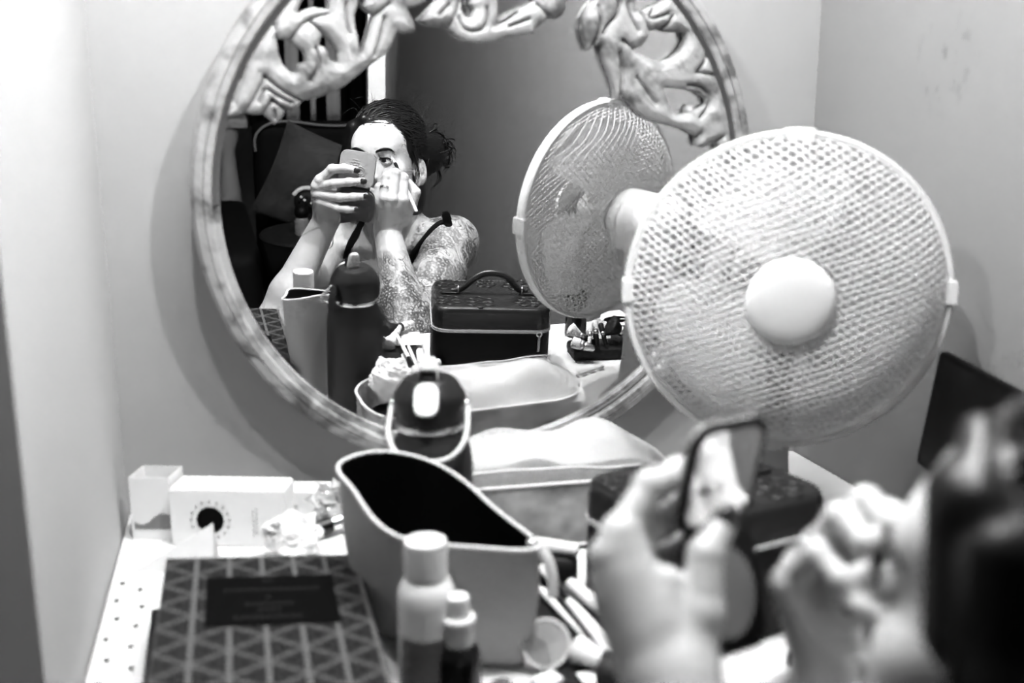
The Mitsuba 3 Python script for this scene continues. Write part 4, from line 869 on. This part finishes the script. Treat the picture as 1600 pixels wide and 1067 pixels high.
for a_, b_, r0, r1 in (((-.066, .040, .062), (-.078, .020, .010), .016, .018), ((-.078, .020, .010), (-.080, -.002, -.050), .018, .020), ((-.080, -.002, -.050), (-.070, -.020, -.105), .020, .014), ((-.070, -.03, .02), (-.074, -.040, -.09), .03, .024), ((-.05, .070, .072), (-.074, .045, .02), .012, .012), ((-.024, .074, .090), (-.056, .058, .074), .010, .013)):
    fhair.cap(Hd(a_), Hd(b_), r0 * HS, r1 * HS, .010)
hair = part(wm, 'hair', fhair.mesh(), 'hair', True)
r2 = np.random.default_rng(21); strands = []
bun = np.array([.060, -.118, .040])
def surf(d, off): d = d / np.linalg.norm(d); return CCo + d * (1 / np.linalg.norm(d / CR)) * (1 + off)
for i in range(330):
    x = r2.uniform(-1, 1); u = r2.random()
    y0 = .075 - .050 * abs(x) ** 2 - u * .10; z0 = .080 - .062 * abs(x) ** 1.8
    d0 = np.array([x * .080, y0, z0]) - CCo; d1 = bun + r2.normal(size=3) * .020 - CCo
    d0 /= np.linalg.norm(d0); d1 /= np.linalg.norm(d1); w_ = r2.normal(size=3) * .06
    P = [surf(d0 * (1 - t) + d1 * t + w_ * math.sin(math.pi * t), .010 + .035 * r2.random() * math.sin(math.pi * t)) for t in np.linspace(0, 1, 12)]
    strands.append(tube(Hd(P), np.array([.0004] + [.0012] * 10 + [.0006]) * r2.uniform(.6, 1.25), 5))
for i in range(70):          # loops of the bun
    c = r2.normal(size=3); c = np.array([.066, -.094, .040]) + c / np.linalg.norm(c) * .040; R_ = np.linalg.qr(r2.normal(size=(3, 3)))[0]; rr = r2.uniform(.014, .030); sp = r2.uniform(.55, .95)
    t = np.linspace(0, 2 * np.pi * sp, 18); P = c + (np.c_[np.cos(t), np.sin(t) * .7, .15 * t] * rr) @ R_.T
    strands.append(tube(Hd(P), np.array([.0005] + [.0017] * 15 + [.001, .0003]) * r2.uniform(.5, 1.2), 5))
for (p0, p1, p2, p3) in (((.045, -.13, .05), (.08, -.155, .055), (.105, -.150, .030), (.098, -.140, .010)), ((.05, -.13, .04), (.085, -.150, .035), (.098, -.145, .012), (.090, -.135, -.005)), ((.05, -.125, .06), (.080, -.150, .075), (.112, -.155, .052), (.110, -.15, .030)), ((.04, -.13, .02), (.070, -.145, .01), (.080, -.14, -.02), (.07, -.13, -.04))):
    for j in range(5):
        P = spline(np.array([p0, p1, p2, p3]) + r2.normal(size=(4, 3)) * .004, 8); strands.append(tube(Hd(P), np.linspace(.0018, .0003, len(P)), 5))
for i in range(70):          # flyaways at crown, temple and nape
    d0 = np.array([r2.uniform(-.7, 1), r2.uniform(-1, .8), r2.uniform(-.2, 1)]); 
    if r2.random() < .45: d0 = np.array([r2.uniform(.1, .8), -1, r2.uniform(-1.3, -.4)])
    s0 = surf(d0, .01); o_ = r2.normal(size=3) * .012 + s0 * .10; e_ = o_ * 1.6 + r2.normal(size=3) * .010
    P = spline(np.array([s0, s0 + o_ * .5, s0 + o_, s0 + e_ + [0, 0, -.008]]), 5); strands.append(tube(Hd(P), np.linspace(.0007, .0002, len(P)), 4))
for s in (1,):               # wisps before the right ear
    for j in range(9):
        P = spline(np.array([(.070, .030, .045), (.076, .018, .010), (.075 + .001 * j, .012, -.020), (.072, .006 + .002 * j, -.045)]) + r2.normal(size=(4, 3)) * .003, 6); strands.append(tube(Hd(P), np.linspace(.0012, .0002, len(P)), 5))
for j in range(40):          # locks falling over the left ear
    b0 = np.array([r2.uniform(-.079, -.060), r2.uniform(-.02, .052), .055]); b1 = np.array([-.094 + r2.normal() * .003, b0[1] * .7 - .006, .0]); b2 = np.array([-.094 + r2.normal() * .004, b0[1] * .5 - .014, -.055]); b3 = np.array([-.082 + r2.normal() * .006, b0[1] * .3 - .022, -.112])
    P = spline(np.array([b0, b1, b2, b3]), 5); strands.append(tube(Hd(P), np.r_[np.linspace(.0010, .0018, 8), np.linspace(.0018, .0004, len(P) - 8)], 5))
part(wm, 'hair_strands', cat(*strands), 'hair', True, kind='stuff')
# nails, ring, bracelet
def nail(J, back, r):
    a, b = np.array(J[2]), np.array(J[3]); d = (b - a) / np.linalg.norm(b - a); bk = back - (back @ d) * d; bk /= np.linalg.norm(bk)
    R_ = np.stack([d, np.cross(bk, d), bk], 1)
    return ball(b + d * r * .25 + bk * r * .62, 1, 3, (r * 1.05, r * .80, r * .48), R_)
for k in LH: part(wm, 'fingernail', nail(LH[k], NLb, RAD[k][3]), 'nail', True)
for k in RHj: part(wm, 'fingernail', nail(RHj[k], np.array([0, -.6, .8]) if False else np.array(RHj[k][2]) - np.mean(np.array(RHj[k]), 0), RAD[k][3]), 'nail', True)
part(wm, 'thumbnail', nail([None, None, LT[2], LT[3]], np.array([-.3, -.9, .3]), .0082), 'nail', True)
rc = np.array(RHj['ring'][0]) * .55 + np.array(RHj['ring'][1]) * .45; rd = frame(SUB(RHj['ring'][0], RHj['ring'][1]))
part(wm, 'ring', cat(tube([rc + rd @ (np.array([math.cos(t), math.sin(t), 0]) * .0098) for t in np.linspace(0, 2 * np.pi, 25)[:-1]], .0009, 6, True), tube([rc + rd @ (np.array([math.cos(t) * .0098, math.sin(t) * .0098, .0025])) for t in np.linspace(0, 2 * np.pi, 25)[:-1]], .0006, 6, True)), 'chrome', True)
bd_ = SUB(WRl, EL); bc_ = WRl + bd_ * .17; bf = frame(bd_ + np.array([.02, .10, .03]))
part(wm, 'bracelet', tube([bc_ + bf @ (np.array([math.cos(t) * .0312, math.sin(t) * .0328, .006 * math.sin(2 * t)])) for t in np.linspace(0, 2 * np.pi, 41)[:-1]], .0011, 6, True), 'piping', True)
# black top: a shell just outside the torso, with straps
ft = Field((.10, -1.22, .20), (.62, -.78, .90), .0045); torso(ft)
sl, p = ft.block((.10, -1.22, .20), (.62, -.78, .90), 0); q = (p - np.array([.372, -.945, .80])) @ RT
neck = q[..., 2] + .105 - .9 * np.clip(np.abs(q[..., 0]) - .045, 0, .05) + .25 * (q[..., 1] < -.03) * 0
neck = np.where(q[..., 1] < -.05, q[..., 2] + .03, neck)
ft.d[sl] = np.maximum(np.maximum(ft.d[sl] - .0045, neck), -(q[..., 2] + .56))
top = part(wm, 'tank_top', ft.mesh(), 'tank', True, label='black tank top')
for P_, N_, w_ in [([[0.4595,-0.8357,0.8903],[0.4523,-0.8458,0.8925],[0.4245,-0.8447,0.8765],[0.3985,-0.8527,0.8377],[0.3877,-0.8839,0.7917],[0.3752,-0.8781,0.7583],[0.3691,-0.8675,0.7337]],[[-0.163,0.403,0.9],[-0.288,0.292,0.912],[-0.621,0.201,0.758],[-0.947,0.315,0.068],[-0.334,0.926,0.176],[-0.377,0.859,0.346],[-0.599,0.642,0.479]],[0.012,0.011,0.01,0.012,0.016,0.022,0.026]),([[0.3045,-0.9555,0.8704],[0.2907,-0.9471,0.8483],[0.2748,-0.928,0.8308],[0.2658,-0.9376,0.7966]],[[-0.799,0.31,0.516],[-0.463,0.694,0.552],[-0.208,0.792,0.574],[0.47,0.802,-0.368]],[0.014,0.014,0.014,0.014])]:
    sp_, sn_ = spline(P_, 5), spline(N_, 5); part(wm, 'strap', ribbon(sp_, sn_, np.interp(np.linspace(0, 1, len(sp_)), np.linspace(0, 1, len(w_)), w_), .003), 'tank', True)

tb3 = np.array([.4600, -.8385, .8860]); part(wm, 'strap_knot', cat(ribbon(spline([tb3, tb3 + [-.004, .002, .014], tb3 + [-.009, .003, .030]], 4), (-.3, .95, 0), [.016] * 3 + [.017] * 4 + [.012] * 2, .004), ball(tb3, .008, 2, (1, 1, .7))), 'tank', True)
fp = Field((.00, -1.22, -.14), (.66, -.45, .46), .006)
torso(fp)
for s in (-1, 1):
    hip, knee, foot = Td((s * .085, -.06, -.46)), Td((s * .115, .34, -.33)), Td((s * .115, .36, -.905))
    fp.cap(hip, knee, .088, .064, .04); fp.cap(knee, foot + np.array([0, 0, .10]), .061, .046, .02)
sl, p = fp.block((.00, -1.22, -.14), (.66, -.45, .46), 0); fp.d[sl] = np.maximum(fp.d[sl] - .004, p[..., 2] - .42)
part(wm, 'trousers', fp.mesh(), 'trousers', True, label='dark trousers')
sto = thing('stool', 'dark round stool that the woman sits on', 'stool')
sc_ = Td((0, -.075, 0))
part(sto, 'seat', xf(lathe([(1e-6, 0), (.17, 0), (.18, .01), (.18, .04), (.16, .05), (1e-6, .052)], 40), None, (sc_[0], sc_[1], .158)), 'sofa', 40)
for k in range(4):
    t = k * math.pi / 2 + .5; part(sto, 'leg', tube([(sc_[0] + .12 * math.cos(t), sc_[1] + .12 * math.sin(t), .162), (sc_[0] + .15 * math.cos(t), sc_[1] + .15 * math.sin(t), FZ)], .014, 8), 'dark')

# ---------------------------------------------------------------- compact and eye brush in her hands
cp = thing('compact', 'open grey compact mirror held in the left hand before the face', 'compact mirror')
cTL, cTR, cBR = np.array([.230, -.777, 1.058]), np.array([.292, -.747, 1.052]), np.array([.289, -.739, .988])
ux = cTR - cTL; ux /= np.linalg.norm(ux); un = np.cross(ux, cBR - cTR); un /= np.linalg.norm(un); un *= np.sign(un[1]); uy = np.cross(un, ux)
if uy[2] < 0: uy = -uy
RL = np.stack([ux, uy, un], 1)
if np.linalg.det(RL) < 0: RL[:, 0] *= -1
lw, lh_ = .068, .066
lc_ = (cTL + cBR) / 2
def on_l(m): return xf(m, RL, lc_)
part(cp, 'lid', on_l(slab(rrect(lw, lh_, .014, 8), -.0002, .0030, .0014)), 'compact', 40)
part(cp, 'mirror_frame', on_l(slab(rrect(lw, lh_, .014, 8), -.0030, -.0003, .0008)), 'black', 40)
part(cp, 'mirror_glass', on_l(slab(rrect(lw - .010, lh_ - .010, .011, 8), -.0034, -.0030)), 'mirror', False)
sgx = np.sign(RL[:, 0] @ ux)
def tor(cx, cy, R, r, z=.0033): return tube([(sgx * cx + R * math.cos(t), cy + R * math.sin(t), z) for t in np.linspace(0, 2 * np.pi, 33)[:-1]], r, 6, True)
emb = [tor(.0077, -.0035, .0088, .0013), tor(.0077, -.0035, .0052, .0010)] + [tor(-.0047 + .0056 * math.cos(t), .0098 + .0056 * math.sin(t), .0028, .0009) for t in np.linspace(0, 2 * np.pi, 7)[:-1]] + [tor(.0077 + .0098 * math.cos(t), -.0035 + .0098 * math.sin(t), .0016, .0008) for t in np.linspace(0, 2 * np.pi, 11)[:-1]] + [tor(-.0047, .0098, .0034, .0010)]
part(cp, 'emblem', on_l(cat(*emb)), 'compact', True, label='embossed looped emblem')
bTR = cBR + un * .001 - np.array([0, 0, .002]); bBR = np.array([.290, -.765, .915])
vy = bTR - bBR; bh = np.linalg.norm(vy); vy /= bh; vn = np.cross(ux, vy); vn *= np.sign(vn[1]); vn /= np.linalg.norm(vn); vx = np.cross(vy, vn)
RB2 = np.stack([vx, vy, vn], 1); bcn = (bTR + bBR) / 2 - ux * lw / 2
def on_bs(m): return xf(m, RB2, bcn)
part(cp, 'base', on_bs(slab(rrect(lw, .069, .014, 8), -.0015, .0035, .0018)), 'compact_dark', 40)
part(cp, 'tray', on_bs(slab(rrect(lw, .069, .014, 8), -.0045, -.0016, .0012)), 'black', 40)
sgb = np.sign(vx @ ux)
part(cp, 'pan', on_bs(slab(np.array([(.026 * math.cos(t), .026 * math.sin(t)) for t in np.linspace(0, 2 * np.pi, 49)[:-1]]), -.0052, -.0044)), 'pan', 30)
tl = []
for k, (y, x0, x1) in enumerate(((.016, -.004, .024), (.012, -.012, .024), (.008, -.004, .024), (.004, -.010, .024), (.000, .002, .024), (-.013, -.014, .026), (-.016, -.014, .018), (-.019, -.010, .022))):
    x = x0
    while x < x1: tl.append(box(min(sgb * x, sgb * (x + .0022)), max(sgb * x, sgb * (x + .0022)), y - .0004, y + .0004, .0035, .0037)); x += .0028
for x in (.006, .014, .021): tl.append(box(min(sgb * x, sgb * (x + .0035)), max(sgb * x, sgb * (x + .0035)), -.0085, -.0060, .0035, .0037))
part(cp, 'small_print', on_bs(cat(*tl)), 'mid', False, kind='stuff', label='fine pale print on the base')
part(cp, 'hinge', tube([bTR - ux * .010, bTR - ux * (lw - .010)], .0028, 10), 'black')
eb = thing('eye_brush', 'slim white eye make-up brush held in the right hand against the eye', 'brush')
bt, be = np.array([.3460, -.8490, 1.0235]), np.array([.3694, -.740, .9425])
part(eb, 'bristles', stick(lerp(bt, be, .10), bt, .0026, .0016), 'bristle_white', True)
part(eb, 'ferrule', stick(lerp(bt, be, .09), lerp(bt, be, .40), .0033, .0030), 'black', True)
part(eb, 'handle', stick(lerp(bt, be, .39), be, .0034, .0033), 'white', True)

# ---------------------------------------------------------------- the room behind, seen only in the mirror
scene['added_casing_spot'] = {'type': 'spot', 'to_world': T().look_at(origin=[.73, -2.55, 2.3], target=[.735, -3.03, .9], up=[0, 1, 0]), 'intensity': {'type': 'rgb', 'value': 26.0}, 'cutoff_angle': 9.0, 'beam_width': 6.0}  # added lamp, out of view, only to brighten the white casing
sp_ = thing('ceiling_spot', 'added ceiling spotlight that brightens the white casing at the far end of the side wall', 'lamp')
part(sp_, 'can', xf(lathe([(.03, 0), (.03, .085)]), None, (.73, -2.50, 2.31)), 'white')
ac = thing('armchair', 'dark leather armchair with a pale top edge far behind the woman', 'armchair')
part(ac, 'backrest', xf(slab(rrect(.46, .16, .05, 6), 0, .63, .03), None, (.45, -2.72, .145)), 'sofa', 40)
part(ac, 'backrest_piping', tube(spline([(.222, -2.635, .69), (.226, -2.635, .750), (.245, -2.635, .772), (.45, -2.635, .784), (.66, -2.635, .792)], 6), .0055, 8), 'mid', True)
part(ac, 'seat', xf(slab(rrect(.46, .62, .05, 6), 0, .22, .04), None, (.45, -2.32, .16)), 'sofa', 40)
part(ac, 'armrest', xf(slab(rrect(.16, .74, .05, 6), 0, .40, .05), None, (.10, -2.36, .10)), 'sofa', 40)
part(ac, 'armrest', xf(slab(rrect(.10, .74, .04, 6), 0, .40, .05), None, (.715, -2.36, .10)), 'sofa', 40)
for x, y in ((.10, -2.05), (.70, -2.05), (.10, -2.66), (.70, -2.66)): part(ac, 'leg', xf(lathe([(.02, 0), (.025, .26)], 16), None, (x, y, FZ)), 'dark')
def pillow(w, h, t, n=26):
    u = np.linspace(-1, 1, n); X, Y = np.meshgrid(u, u, indexing='ij'); e = ((1 - X**2) * (1 - Y**2)).clip(0) ** .42
    k = 1 + .07 * (np.abs(X) * np.abs(Y)) ** 2 - .05 * (1 - np.maximum(np.abs(X), np.abs(Y)))
    V0 = np.stack([X * w / 2 * k, Y * h / 2 * k, t / 2 * e + .010 * (meshkit.noise(np.stack([X * 3, Y * 3, X * 0], -1), 4) - .5) * e], -1).reshape(-1, 3); V1 = V0 * [1, 1, -1]
    i = np.arange((n - 1) ** 2); i = (i // (n - 1)) * n + i % (n - 1); q = np.stack([i, i + n, i + n + 1, i + 1], 1)
    return cat((V0, q), (V1, q[:, ::-1]))
single('cushion', xf(pillow(.37, .36, .13), rotz(.15) @ rotx(math.radians(74)) @ rotz(-.40), (.425, -2.40, .605)), 'cushion', 'grey velvet cushion leaning in the dark armchair', 'cushion', True)
pdl = thing('plinth', 'pale turned plinth with a moulded top at the left edge of the reflection', 'plinth')
part(pdl, 'top', xf(slab(rrect(.20, .20, .01, 3), 0, .05, .012), None, (.21, -4.3, .50)), 'white', 30)
part(pdl, 'shaft', xf(lathe([(.08, FZ), (.08, FZ + .05), (.045, FZ + .09), (.060, FZ + .25), (.040, FZ + .44), (.034, FZ + .52), (.055, FZ + .58), (.060, .50)], 32), None, (.21, -4.3, 0)), 'white', 40)
st = thing('side_table', 'small dark side table behind the woman, mostly hidden in the mirror', 'side table')
part(st, 'top', xf(lathe([(1e-6, 0), (.13, 0), (.135, .006), (.13, .012), (1e-6, .012)], 32), None, (.30, -1.92, .566)), 'dark', 40)
part(st, 'leg', xf(lathe([(.10, 0), (.02, .02), (.016, .55 + .165)], 20), None, (.30, -1.92, FZ)), 'dark', 40)
rb = thing('stopper_bottle', 'pale bottle with a round black stopper on the small side table behind the woman', 'bottle')
part(rb, 'body', xf(lathe([(1e-6, .0005), (.020, .0005), (.022, .004), (.022, .045), (.016, .055), (1e-6, .056)], 28), None, (.292, -1.90, .578)), 'mid', 35)
part(rb, 'stopper', ball((.292, -1.90, .650), .022, 2), 'black', True)
bp_ = thing('beaded_purse', 'small purse with a white top edge and black beads, leaning on the grey cushion', 'purse')
part(bp_, 'bag', ball((.352, -2.225, .60), 1, 3, (.045, .022, .040)), 'dark', True)
part(bp_, 'clasp', tube(spline([(.305, -2.22, .625), (.327, -2.22, .644), (.355, -2.22, .648), (.387, -2.22, .640)], 6), .0075, 8), 'white', True)
for k in range(16): part(bp_, 'bead', ball(((.322) + .017 * (k % 4) + .006 * (k // 4 % 2), -2.200, .590 + .011 * (k // 4)), .0052, 1), 'black_gloss' if k % 3 else 'white', True)
